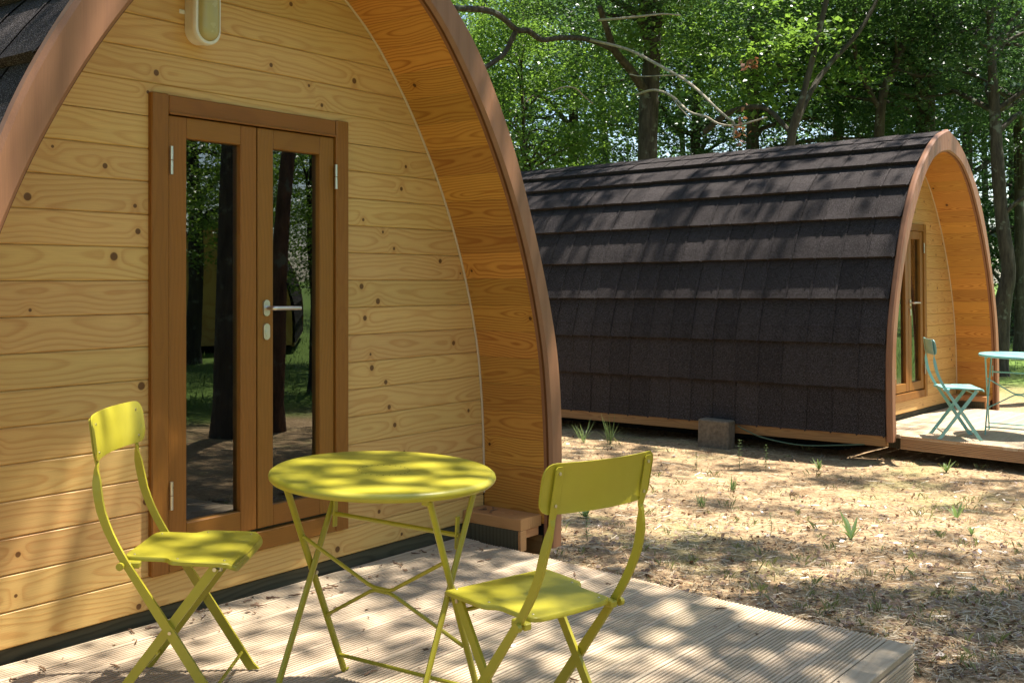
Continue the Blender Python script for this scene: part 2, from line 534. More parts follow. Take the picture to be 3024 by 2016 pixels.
def on_out(s, off=0.0):
    """point on the outer profile at arc length s, pushed out by off"""
    s = min(max(s, 0), OS[-1])
    x = np.interp(s, OS, OP[:, 0]); z = np.interp(s, OS, OP[:, 1])
    e = 0.03
    a = np.array([np.interp(max(s - e, 0), OS, OP[:, 0]), np.interp(max(s - e, 0), OS, OP[:, 1])])
    b = np.array([np.interp(min(s + e, OS[-1]), OS, OP[:, 0]), np.interp(min(s + e, OS[-1]), OS, OP[:, 1])])
    t = (b - a) / np.linalg.norm(b - a)
    return x + t[1] * off, z - t[0] * off
def s_at_z(z):
    return float(np.interp(z, OP[:, 1], OS))

YF, YBK, LEN = -0.412, -0.355, 5.8        # arch beam front, back; cabin length behind its front wall

def slat(name, length, width, thick, mat, parent, loc, rot, c=0.003, ends=None):
    """board, local X along its length, Y its width, Z its face; ends(y) gives the x of both ends"""
    h, t = width / 2, thick
    sec = [(-h, -t), (h, -t), (h, -c), (h - c, 0), (-h + c, 0), (-h, -c)]
    b = MB()
    fn = ends or (lambda y: (-length / 2, length / 2))
    L = [(fn(y)[0], y, z) for y, z in sec]
    Rr = [(fn(y)[1], y, z) for y, z in sec]
    n = len(sec)
    b.add(L + Rr, [(i, (i + 1) % n, n + (i + 1) % n, n + i) for i in range(n)] + [tuple(range(n))[::-1], tuple(range(n, 2 * n))])
    return b.build(name, mat, parent, False, loc, rot)

def make_pod(label, full=True):
    root = thing('camping_pod', label, 'cabin', group='wooden arched camping pods')
    # --- shell under the tiles, floor, back wall
    sh = MB()
    A = mid(0.22); B = mid(0.42)
    loop = [(-x, z) for x, z in A] + [(x, z) for x, z in A[::-1]][1:]
    loop2 = [(-x, z) for x, z in B] + [(x, z) for x, z in B[::-1]][1:]
    n = len(loop)
    y0, y1 = YBK + 0.004, LEN
    v = [(x, y, z + ZB) for y in (y0, y1) for (x, z) in loop] + [(x, y, z + ZB) for y in (y0, y1) for (x, z) in loop2]
    f = []
    for i in range(n - 1):
        f += [(i, i + 1, n + i + 1, n + i), (2 * n + i, 3 * n + i, 3 * n + i + 1, 2 * n + i + 1),
              (i, 2 * n + i, 2 * n + i + 1, i + 1), (n + i, n + i + 1, 3 * n + i + 1, 3 * n + i)]
    f += [(0, n, 3 * n, 2 * n), (n - 1, 3 * n - 1, 4 * n - 1, 2 * n - 1)]
    sh.add(v, f)
    roof = sh.build('roof', M['black'], root)
    fl = MB(); fl.box(-1.36, 1.36, 0.06, LEN - 0.03, ZB - 0.10, ZB + 0.02)
    fl.build('floor', M['base'], root)
    bw = MB()
    bl = [(-x, LEN - 0.05, z + ZB) for x, z in A] + [(x, LEN - 0.05, z + ZB) for x, z in A[::-1]][1:]
    bw.add(bl + [(x, LEN, z) for x, y, z in bl], [tuple(range(n)), tuple(range(n, 2 * n))[::-1]] + [(i, (i + 1) % n, n + (i + 1) % n, n + i) for i in range(n)])
    bw.build('back_wall', M['pine'], root)
    fo = MB(); fo.box(-0.95, 0.95, 0.25, LEN - 0.4, -0.05, ZB - 0.101)
    fo.build('foundation', M['black'], root)
    for s in (-1, 1):
        slat('base_beam', LEN - YBK - 0.01, 0.092, 0.06, M['base'], root, (s * 1.472, (LEN + YBK) / 2 + 0.004, ZB - 0.086), (PI / 2, 0, s * PI / 2))
    # --- arch beams, front and back, two halves each
    def beam(y0, y1, s):
        b = MB()
        k = len(OUTS)
        ring = []
        for I_, O_ in zip(INNS, OUTS):
            w = np.linalg.norm(O_ - I_)
            c = 0.014 / w; cy = 0.014
            sec = [(0, y0 + cy), (c, y0), (1 - c, y0), (1, y0 + cy), (1, y1 - cy), (1 - c, y1), (c, y1), (0, y1 - cy)]
            ring.append([(s * (I_[0] + (O_[0] - I_[0]) * t + 0.0008), y, I_[1] + (O_[1] - I_[1]) * t + ZB) for t, y in sec])
        v = [p for r in ring for p in r]
        f = [(i * 8 + j, i * 8 + (j + 1) % 8, (i + 1) * 8 + (j + 1) % 8, (i + 1) * 8 + j) for i in range(k - 1) for j in range(8)]
        f += [tuple(range(8)), tuple((k - 1) * 8 + j for j in range(8))]
        b.add(v, f)
        return b.build('arch_beam', M['beam'], root, True)
    for s in (-1, 1):
        beam(YF, YBK, s)
        if full:
            beam(LEN + 0.004, LEN + 0.064, s)
    # --- roof tiles
    zb = [-.045, .355, .735, 1.12, 1.485, 1.84, 2.13, 2.36, 2.535]
    sb = [s_at_z(z) for z in zb] + [OS[-1] - 0.03]
    W = 0.236
    nt = 26
    ys = YBK + 0.006
    def tile_mesh(k, side):
        s0, s1 = sb[k], min(sb[k + 1] + 0.05, OS[-1])
        L = s1 - s0
        def P(s, w, off):
            x, z = on_out(s, off)
            return (side * x, w, z + ZB)
        b = MB()
        cols = [(0.0, 0.0035), (0.016, 0.0035), (0.024, 0.0), (W - 0.0015, 0.0)]
        rows = [(s1, -0.052), (s0 + L * .66, -0.036), (s0 + L * .33, -0.021), (s0, -0.005), (s0 + 0.004, -0.046)]
        v = []
        for j, (s, o) in enumerate(rows):
            for i, (w, r) in enumerate(cols):
                ds = -0.014 if (j == 3 and i == 1) else 0.0
                v.append(P(s + ds, w, o + (r if j < 4 else 0)))
        nc = len(cols)
        f = [(j * nc + i, j * nc + i + 1, (j + 1) * nc + i + 1, (j + 1) * nc + i) for j in range(len(rows) - 1) for i in range(nc - 1)]
        b.add(v, f)
        return b
    if full:
        rng = random.Random(5)
        for k in range(len(zb)):
            me = tile_mesh(k, -1).mesh('roof_tile', M['tile'])
            for i in range(nt):
                link('roof_tile', me, roof, (rng.uniform(-.0015, .0015), ys + i * W, rng.uniform(-.002, .002)))
    far = MB()
    for k in range(len(zb)):
        for side in ((1,) if full else (1, -1)):
            t = tile_mesh(k, side)
            for i in range(nt):
                far.add([(x, y + ys + i * W, z) for x, y, z in t.v], t.f)
    tag(far.build('roof_tile_rows', M['tile'], roof), kind='stuff')
    me = MB()
    rd = [(-0.17, -0.030), (-0.085, -0.020), (0.0, -0.014), (0.085, -0.020), (0.17, -0.030)]
    rp = []
    for x, o in rd:
        z = float(np.interp(abs(x), [p[0] for p in OUTS[::-1]], [p[1] for p in OUTS[::-1]]))
        rp.append((x, z + o + ZB))
    rp = [(rp[0][0], rp[0][1] - .03)] + rp + [(rp[-1][0], rp[-1][1] - .03)]
    RW = 0.395
    me.add([(x, y, z + (0.006 if y == 0 else 0)) for y in (0, RW - 0.002) for x, z in rp], [(i, i + 1, 7 + i + 1, 7 + i) for i in range(6)] + [tuple(range(7)), tuple(range(13, 6, -1))])
    if full:
        rm = me.mesh('ridge_tile', M['tile'])
        for i in range(15):
            link('ridge_tile', rm, roof, (0, ys + 0.02 + i * RW, 0))
    if not full:
        return root
    # --- front wall boards
    t = 0.035
    pitch = 0.1165
    zl = [0.0] + [0.116 + pitch * k for k in range(0, 21)]
    gap = 0.0012
    for k in range(len(zl) - 1):
        z0, z1 = zl[k], min(zl[k + 1], 2.44)
        if z0 >= 2.43:
            break
        zc, h = (z0 + z1) / 2, (z1 - z0) - gap
        lim = lambda y, zc=zc: prof_x(SOF, zc + y) - 0.004
        cutl, cutr = -0.452, 0.452
        if z0 < 0.11 or z0 > 1.80:
            slat('wall_board', 0, h, t, M['pine'], root, (0, 0, zc + ZB), (PI / 2, 0, 0), 0.004, lambda y: (-lim(y), lim(y)))
        elif z1 < 1.80:
            slat('wall_board', 0, h, t, M['pine'], root, (0, 0, zc + ZB), (PI / 2, 0, 0), 0.004, lambda y: (-lim(y), cutl))
            slat('wall_board', 0, h, t, M['pine'], root, (0, 0, zc + ZB), (PI / 2, 0, 0), 0.004, lambda y: (cutr, lim(y)))
        else:
            b = MB()
            a0, a1 = -h / 2, h / 2
            zn = 1.80 - zc
            pl = [(-lim(a0), a0), (cutl, a0), (cutl, zn), (cutr, zn), (cutr, a0), (lim(a0), a0), (lim(a1), a1), (-lim(a1), a1)]
            q = len(pl)
            b.add([(x, y, 0) for x, y in pl] + [(x, y, -t) for x, y in pl],
                  [(0, 1, 2, 7), (2, 3, 6, 7), (3, 4, 5, 6), (8, 15, 10, 9), (10, 15, 14, 11), (11, 14, 13, 12)] + [(i, (i + 1) % q, q + (i + 1) % q, q + i) for i in range(q)])
            b.build('wall_board', M['pine'], root, False, (0, 0, zc + ZB), (PI / 2, 0, 0))
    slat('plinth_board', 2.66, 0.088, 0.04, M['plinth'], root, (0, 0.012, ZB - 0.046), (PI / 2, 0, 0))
    # --- soffit planks between wall and arch
    SP, SS = arc(SOF)
    npk = 24
    ss = np.linspace(s_at_z(-.0) if False else float(np.interp(0.02, SP[:, 1], SS)), SS[-1], npk + 1)
    for sgn in (-1, 1):
        for k in range(npk):
            a = np.array([np.interp(ss[k], SS, SP[:, 0]), np.interp(ss[k], SS, SP[:, 1])])
            b_ = np.array([np.interp(ss[k + 1], SS, SP[:, 0]), np.interp(ss[k + 1], SS, SP[:, 1])])
            c = (a + b_) / 2
            d = b_ - a
            ln = float(np.linalg.norm(d)); d /= ln
            X = Vector((0, 1, 0)); Yv = Vector((sgn * d[0], 0, d[1])); Zv = X.cross(Yv)
            if Zv.x * sgn > 0:
                X = -X; Zv = X.cross(Yv)
            rot = Matrix((X, Yv, Zv)).transposed().to_euler()
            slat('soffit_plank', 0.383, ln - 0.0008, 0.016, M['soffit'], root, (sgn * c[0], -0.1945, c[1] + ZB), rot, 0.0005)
        sl = MB()
        sl.tube([(sgn * (p[0] - 0.004), -0.004, p[1] + ZB) for p in SOF if p[1] > 0.06], 0.0055, 6)
        sl.build('sealant_strip', M['seal'], root, True)
        tr = MB()
        rows_ = []
        for I_, O_ in zip(INNS, OUTS):
            d_ = (I_ - O_) / np.linalg.norm(I_ - O_)
            p_, q_ = I_ + d_ * .0015, I_ - d_ * .004
            rows_.append([(sgn * p_[0], YF + .0145, p_[1] + ZB), (sgn * p_[0], -.3868, p_[1] + ZB), (sgn * q_[0], -.3868, q_[1] + ZB), (sgn * q_[0], YF + .0145, q_[1] + ZB)])
        tr.add([p for r_ in rows_ for p in r_], [(i * 4 + j, i * 4 + (j + 1) % 4, i * 4 + 4 + (j + 1) % 4, i * 4 + 4 + j) for i in range(len(rows_) - 1) for j in range(4)])
        tr.build('arch_trim', M['trim'], root)
        # ledge between the wall and the foot of the arch
        slat('ledge_board', 0.345, 0.16, 0.052, M['step'], root, (sgn * 1.321, -0.178, ZB + 0.064), (0, 0, sgn * PI / 2), 0.004)
        lb = MB(); lb.box(sgn * 1.262 - 0.022, sgn * 1.262 + 0.022, -0.335, -0.02, ZB - 0.085, ZB + 0.0105, 0.003)
        lb.build('ledge_support', M['plinth'], root)
        le = MB(); le.box(sgn * 1.262 - 0.0225, sgn * 1.262 + 0.0225, -0.352, -0.3355, ZB - 0.084, ZB + 0.0095, 0.002)
        le.build('ledge_end_cap', M['step'], root)
        lr = MB(); lr.box(sgn * 1.34 - 0.05, sgn * 1.34 + 0.05, -0.345, -0.29, ZB - 0.03, ZB + 0.0105, 0.003)
        lr.build('ledge_bracket', M['step'], root)
    # --- door frame
    F0 = -0.022
    for sgn in (-1, 1):
        b = MB(); b.box(-0.0355, 0.0355, F0, 0.055, -0.857, 0.857, 0.004)
        b.build('door_jamb', M['honey_z'], root, False, (sgn * 0.4405, 0, ZB + 0.118 + 0.857))
    b = MB(); b.box(-0.4035, 0.4035, F0 + 0.003, 0.055, -0.0325, 0.0325, 0.004); b.box(-0.4035, 0.4035, F0 - 0.002, F0 + 0.003, -0.037, -0.027, 0.002)
    b.build('door_head', M['honey'], root, False, (0, 0, ZB + 1.797))
    b = MB(); b.box(-0.4035, 0.4035, F0 + 0.003, 0.06, -0.036, 0.036, 0.003)
    b.build('door_sill', M['honey'], root, False, (0, 0, ZB + 0.155))
    b = MB(); b.box(-0.40, 0.40, 0.010, 0.05, ZB + 0.1915, ZB + 0.1985)
    b.build('threshold', M['plinth'], root)
    # --- door leaves
    for sgn in (-1, 1):
        hx, mx_ = sgn * 0.401, sgn * 0.003
        gx0, gx1 = sgn * 0.323, sgn * 0.079
        zb0, zt0 = 0.202, 1.758
        gz0, gz1 = 0.283, 1.682
        yf, yb = -0.010, 0.036
        d = MB()
        for xa, xb in ((hx, gx0), (gx1, mx_)):
            d.box(min(xa, xb), max(xa, xb), yf, yb, zb0 + ZB, zt0 + ZB, 0.003)
        leaf = d.build('door', M['honey_z'], root)
        xa, xb = min(gx0, gx1), max(gx0, gx1)
        for za, zc_ in ((zb0, gz0), (gz1, zt0)):
            r = MB(); r.box(xa - (xa + xb) / 2 + .0004, xb - (xa + xb) / 2 - .0004, yf + 0.0006, yb, -(zc_ - za) / 2, (zc_ - za) / 2, 0.0025)
            r.build('rail', M['honey'], leaf, False, ((xa + xb) / 2, 0, (za + zc_) / 2 + ZB))
        p = MB(); p.box(-(xb - xa) / 2 - 0.008, (xb - xa) / 2 + 0.008, -0.003, 0.003, -(gz1 - gz0) / 2 - 0.008, (gz1 - gz0) / 2 + 0.008)
        p.build('pane', M['glass'], leaf, False, ((xa + xb) / 2, 0.018, (gz0 + gz1) / 2 + ZB))
        for zc_ in (1.595, 0.395):
            hg = MB()
            xx = sgn * 0.3985
            for dz in (-0.026, 0.026):
                hg.tube([(xx, F0 - 0.004, zc_ + dz - 0.0245 + ZB), (xx, F0 - 0.004, zc_ + dz + 0.0245 + ZB)], 0.0068, 10)
            hg.build('hinge', M['steel'], leaf, True)
        if sgn == 1:
            hz = ZB + 1.057
            h = MB()
            def oval(cx, cz, y0, y1, hw, hh):
                pr = []
                for k in range(24):
                    a = 2 * PI * k / 24
                    pr.append((cx + hw * math.cos(a), cz + (hh - hw) * (1 if math.sin(a) > 0 else -1) + hw * math.sin(a)))
                return [(x, y0, z) for x, z in pr] + [(x, y1, z) for x, z in pr], [tuple(range(24)), tuple(range(24, 48))[::-1]] + [(i, (i + 1) % 24, 24 + (i + 1) % 24, 24 + i) for i in range(24)]
            h.add(*oval(0.041, hz, yf - 0.008, yf - 0.0005, 0.0155, 0.032))
            h.build('handle_plate', M['steel'], leaf, True)
            h = MB()
            h.tube([(0.041, yf - 0.008, hz), (0.041, yf - 0.042, hz), (0.046, yf - 0.050, hz), (0.058, yf - 0.053, hz), (0.172, yf - 0.053, hz - 0.002)], 0.0085, 10)
            h.build('handle', M['steel'], leaf, True)
            h = MB(); h.add(*oval(0.041, hz - 0.092, yf - 0.008, yf - 0.0005, 0.0155, 0.032))
            h.add(*oval(0.041, hz - 0.098, yf - 0.011, yf - 0.007, 0.006, 0.014))
            h.build('lock_plate', M['steel'], leaf, True)
    return root

pod_a = make_pod('large arched timber pod in the foreground with glazed double door behind the lime table')
pod_b = copy_tree(pod_a)
tag(pod_b, 'dark tiled arched pod standing across the yard behind the first, front to the right')
pod_b.location = (7.937, 0.009, -0.117)
pod_b.rotation_euler = (-0.010, 0, -0.0452)
pod_c = make_pod('distant dark pod seen only as a reflection in the door glass', full=False)
pod_c.location = (15.5, -19.5, -0.117)
pod_c.rotation_euler = (0, 0, 0.75)

# ------------------------------------------------------------------ decks
DA, DBX, DCY = -0.048, -0.006, 0.037            # deck plane: z = DA + DBX*x + DCY*y (falls away from the wall)
def deck_matrix(a, b, c):
    n = Vector((-b, -c, 1)).normalized()
    ex = Vector((1, 0, b)).normalized()
    ey = n.cross(ex)
    return Matrix(((ex.x, ey.x, n.x, 0), (ex.y, ey.y, n.y, 0), (ex.z, ey.z, n.z, a), (0, 0, 0, 1)))
def make_deck(label):
    root = thing('deck', label, 'deck', group='grooved timber decks before the pods')
    W, P = 0.1145, 0.1195
    x0, x1 = -1.21, 1.21
    # one grooved board profile (y, z), shared by all boards
    g = [(-W / 2, -0.026), (-W / 2, -0.002), (-W / 2 + 0.002, 0.0)]
    ng = 7
    step = (W - 0.018) / ng
    for i in range(ng):
        a = -W / 2 + 0.009 + i * step
        g += [(a + step * 0.22, 0.0), (a + step * 0.33, -0.0065), (a + step * 0.67, -0.0065), (a + step * 0.78, 0.0)]
    g += [(W / 2 - 0.002, 0.0), (W / 2, -0.002), (W / 2, -0.026)]
    n = len(g)
    def grooved(L):
        b = MB()
        b.add([(-L / 2, y, z) for y, z in g] + [(L / 2, y, z) for y, z in g], [(i, (i + 1) % n, n + (i + 1) % n, n + i) for i in range(n)] + [tuple(range(n))[::-1], tuple(range(n, 2 * n))])
        return b
    bm = grooved(x1 - x0).mesh('deck_board', M['deck'])
    rng = random.Random(2)
    yy = -0.012 - P / 2
    nb = 17
    for i in range(nb):
        link('deck_board', bm, root, (rng.uniform(-.004, .004), yy - i * P, rng.uniform(-.0012, .0008)))
    yend = yy - (nb - 1) * P - P / 2
    nose = MB(); nose.box(-1.206, 1.206, -0.046, 0.046, -0.026, 0.0, 0.003)
    nose.build('nosing_board', M['deck'], root, False, (0, yend - 0.048, 0.001))
    yfr = yend - 0.097
    for k in range(2):
        fm = grooved(x1 - x0 - 0.004).mesh('fascia_board', M['deck'])
        link('fascia_board', fm, root, (0, yfr, -0.030 - W / 2 - k * P), (PI / 2, 0, 0))
    Ls = abs(yfr) - 0.37
    for sgn in (-1, 1):
        fm = grooved(Ls - 0.03).mesh('fascia_board', M['fascia'])
        link('fascia_board', fm, root, (sgn * (x1 + 0.001), -0.37 - Ls / 2 + 0.012, -0.003 - W / 2), (PI / 2, 0, sgn * PI / 2))
    for i in range(4):
        j = MB(); j.box(-0.03, 0.03, yfr + 0.03, -0.05, -0.125, -0.027)
        j.build('joist', M['plinth'], root, False, (-1.1 + i * 0.733, 0, 0))
    return root
deck_a = make_deck('grooved weathered wood deck under the lime table and chairs')
DMAT = Matrix.Translation((0, 0, ZB)) @ deck_matrix(DA, DBX, DCY)
deck_a.matrix_world = DMAT
deck_b = copy_tree(deck_a)
tag(deck_b, 'sunlit bleached wood deck under the turquoise chair, before the far pod')
PODB = Matrix.Translation((7.937, 0.009, -0.117)) @ Matrix.Rotation(-0.0452, 4, 'Z')
DMATB = PODB @ Matrix.Translation((0, 0, ZB)) @ deck_matrix(-0.052, 0, 0.016)
deck_b.matrix_world = DMATB

# ------------------------------------------------------------------ chairs
def make_chair(label):
    root = thing('folding_chair', label, 'chair', group='slatless metal folding bistro chairs')
    m = M['lime']
    # seat pan
    half = [(0.0, -.163), (.105, -.163), (.128, -.158), (.140, -.148), (.143, -.134), (.143, -.05), (.146, -.035), (.156, -.025), (.168, -.018), (.176, -.006),
            (.178, .02), (.181, .125), (.179, .146), (.170, .162), (.155, .171), (.135, .173), (0.0, .173)]
    ol = half + [(-x, y) for x, y in half[::-1]][1:-1]
    n = len(ol)
    cx, cy = 0.0, 0.0
    def zt(x, y):
        return 0.438 - 0.004 * (1 - (x / .18) ** 2) - 0.018 * max(0, (y - 0.135) / 0.038) ** 2 * 1.0
    v = [(x * k, y * k, zt(x * k, y * k)) for k in (0.45, 0.85, 0.985) for x, y in ol] + [(x, y, zt(x, y) - 0.003) for x, y in ol] + [(x, y, zt(x, y) - 0.013) for x, y in ol] + [(x * .985, y * .985, zt(x, y) - 0.013) for x, y in ol] + [(x * .975, y * .975, zt(x * .9, y * .9) - 0.004) for x, y in ol]
    f = [tuple(range(n))]
    for r in range(6):
        f += [(r * n + i, r * n + (i + 1) % n, (r + 1) * n + (i + 1) % n, (r + 1) * n + i) for i in range(n)]
    f += [tuple(range(6 * n, 7 * n))[::-1]]
    b = MB(); b.add(v, f)
    seat = b.build('seat', m, root, True)
    b = MB()
    for sx in (-1, 1):
        for y, x in ((-.135, .118), (0.0, .15), (.135, .15)):
            b.lathe([(0.0035, -0.002), (0.0035, 0.0008), (0.0018, 0.0018)], 8, (sx * x, y, zt(x, y) + 0.0002))
    tag(b.build('rivets', M['rivet'], seat, True), kind='stuff')
    # backrest
    nx_, wb, rr = 26, .195, .030
    z0, z1 = .712, .840
    def yb_(x, z):
        return -.232 - (z - z0) / (z1 - z0) * 0.020 - 0.030 * (1 - (x / wb) ** 2) + 0.012
    cols = []
    xs = [-wb + (2 * wb) * (0.5 - 0.5 * math.cos(PI * i / nx_)) * 1.0 for i in range(nx_ + 1)]
    front, backv = [], []
    nr = 6
    for x in xs:
        e = max(0.0, rr - (wb - abs(x)))
        cut = rr - math.sqrt(max(0.0, rr * rr - e * e)) if e > 0 else 0.0
        za, zb_ = z0 + min(cut, rr * .97), z1 - min(cut, rr * .97)
        for j in range(nr + 1):
            z = za + (zb_ - za) * j / nr
            rim = 0.004 if j in (0, nr) or x in (xs[0], xs[-1]) else 0.0
            front.append((x, yb_(x, z) + 0.002 + 0.0015 - rim * 0.9, z))
            backv.append((x, yb_(x, z) - 0.001 - rim, z))
    k = len(front); c_ = nr + 1
    f = []
    for i in range(nx_):
        for j in range(nr):
            a = i * c_ + j
            f += [(a, a + 1, a + c_ + 1, a + c_), (k + a, k + a + c_, k + a + c_ + 1, k + a + 1)]
    for i in range(nx_):
        for j in (0, nr):
            a = i * c_ + j
            f.append((a, a + c_, k + a + c_, k + a))
    for j in range(nr):
        for i in (0, nx_):
            a = i * c_ + j
            f.append((a, a + 1, k + a + 1, k + a))
    b = MB(); b.add(front + backv, f)
    back = b.build('backrest', m, root, True)
    b = MB()
    for sx in (-1, 1):
        for z in (.735, .815):
            y = yb_(sx * .158, z)
            b.tube([(sx * .158, y + 0.0025, z), (sx * .158, y + 0.0052, z)], 0.0035, 8)
            b.tube([(sx * .158, y - 0.013, z), (sx * .158, y - 0.008, z)], 0.0045, 8)
    tag(b.build('rivets', M['rivet'], back, True), kind='stuff')
    for sx in (-1, 1):
        x = sx * .158
        # flat strap up the back of the backrest, twisting into the post
        b = MB()
        xs_, w_ = sx * .158, .0125
        rows = []
        for z in (.832, .826, .78, .73, .700):
            y = yb_(xs_, z) - 0.0045 - (0.002 if z > .71 else 0)
            ww = w_ * (0.6 if z > .83 else 1.0) if z > .71 else w_ * .75
            rows.append([(xs_ - ww, y, z), (xs_ + ww, y, z), (xs_ + ww, y - 0.004, z), (xs_ - ww, y - 0.004, z)])
        tw = [(.686, .006, .005), (.672, .0045, .008), (.655, .005, .0112), (.63, .005, .0122)]
        ypost = lambda z: float(np.interp(z, [.43, .47, .52, .57, .62, .66, .70], [-.145, -.170, -.196, -.215, -.227, -.233, -.2385]))
        for z, hw, hd in tw:
            y = ypost(z)
            q = sx * (.158 + (.700 - z) * .16)
            rows.append([(q - hw, y + hd, z), (q + hw, y + hd, z), (q + hw, y - hd, z), (q - hw, y - hd, z)])
        q = sx * .172
        for z in (.60, .57, .54, .51, .48, .455, .43):
            y = ypost(z)
            rows.append([(q - .005, y + .0122, z), (q + .005, y + .0122, z), (q + .005, y - .0122, z), (q - .005, y - .0122, z)])
        # straight run to the front foot
        for y, z in ((.0, .218), (.1385, .014)):
            rows.append([(q - .005, y + .0115, z + .008), (q + .005, y + .0115, z + .008), (q + .005, y - .0115, z - .008), (q - .005, y - .0115, z - .008)])
        rows.append([(q - .005, y + .030, 0.0045), (q + .005, y + .030, 0.0045), (q + .005, y - .004, 0.0005), (q - .005, y - .004, 0.0005)])
        v = [p for r in rows for p in r]
        f = [(i * 4 + j, i * 4 + (j + 1) % 4, i * 4 + 4 + (j + 1) % 4, i * 4 + 4 + j) for i in range(len(rows) - 1) for j in range(4)] + [(0, 1, 2, 3), tuple(len(v) - 4 + j for j in range(4))]
        b.add(v, f)
        b.build('back_post', m, root)
        # front leg running back to the rear foot
        b = MB()
        q = sx * .1605
        rows = [[(q - .005, y + .0115, z - .007), (q + .005, y + .0115, z - .007), (q + .005, y - .0115, z + .007), (q - .005, y - .0115, z + .007)] for y, z in ((.112, .419), (-.175, .014))]
        rows.append([(q - .005, -.172, .0005), (q + .005, -.172, .0005), (q + .005, -.205, .0045), (q - .005, -.205, .0045)])
        v = [p for r in rows for p in r]
        f = [(i * 4 + j, i * 4 + (j + 1) % 4, i * 4 + 4 + (j + 1) % 4, i * 4 + 4 + j) for i in range(len(rows) - 1) for j in range(4)] + [(0, 1, 2, 3), tuple(len(v) - 4 + j for j in range(4))]
        b.add(v, f)
        b.build('leg', m, root)
        b = MB()
        b.box(q - sx * .010 - .004, q - sx * .010 + .004, .095, .130, .405, .4285, 0.002)
        b.tube([(q + sx * .0055, .112, .414), (q + sx * .0085, .112, .414)], .006, 8)
        b.build('seat_pivot', M['rivet'], root, True)
        b = MB(); b.tube([(sx * .1775, -.008, .231), (sx * .1805, -.008, .231)], .005, 8)
        b.build('pivot', M['rivet'], root, True)
        b = MB()
        q2 = sx * .143
        b.box(min(q2, sx * .166), max(q2, sx * .166), -.160, -.105, .408, .4265, .003)
        b.tube([(sx * .178, -.152, .418), (sx * .190, -.152, .418)], .011, 10)
        b.build('seat_hook', m, root)
    b = MB(); b.tube([(-.167, .112, .055), (.167, .112, .055)], .0055, 8)
    b.build('crossbar', m, root, True)
    b = MB(); b.tube([(-.156, -.146, .055), (.156, -.146, .055)], .0055, 8)
    b.build('crossbar', m, root, True)
    b = MB(); b.tube([(-.156, .095, .392), (.156, .095, .392)], .0055, 8)
    b.build('crossbar', m, root, True)
    return root
def on_deck(o, D, x, y, yaw):
    o.matrix_world = D @ Matrix.Translation((x, y, 0.0005)) @ Matrix.Rotation(yaw, 4, 'Z')
chair_a = make_chair('lime yellow folding chair beside the cabin wall, left of the table, facing it')
on_deck(chair_a, DMAT, -.732, -.595, -2.498)
chair_b = copy_tree(chair_a)
tag(chair_b, 'lime yellow folding chair seen from behind, nearest the yard right of the table')
on_deck(chair_b, DMAT, -.394, -1.612, -.197)
chair_c = copy_tree(chair_a, None, {M['lime']: M['teal']})
tag(chair_c, 'turquoise folding chair on the sunlit deck of the far pod')
on_deck(chair_c, DMATB, -.961, -.769, 3.686)

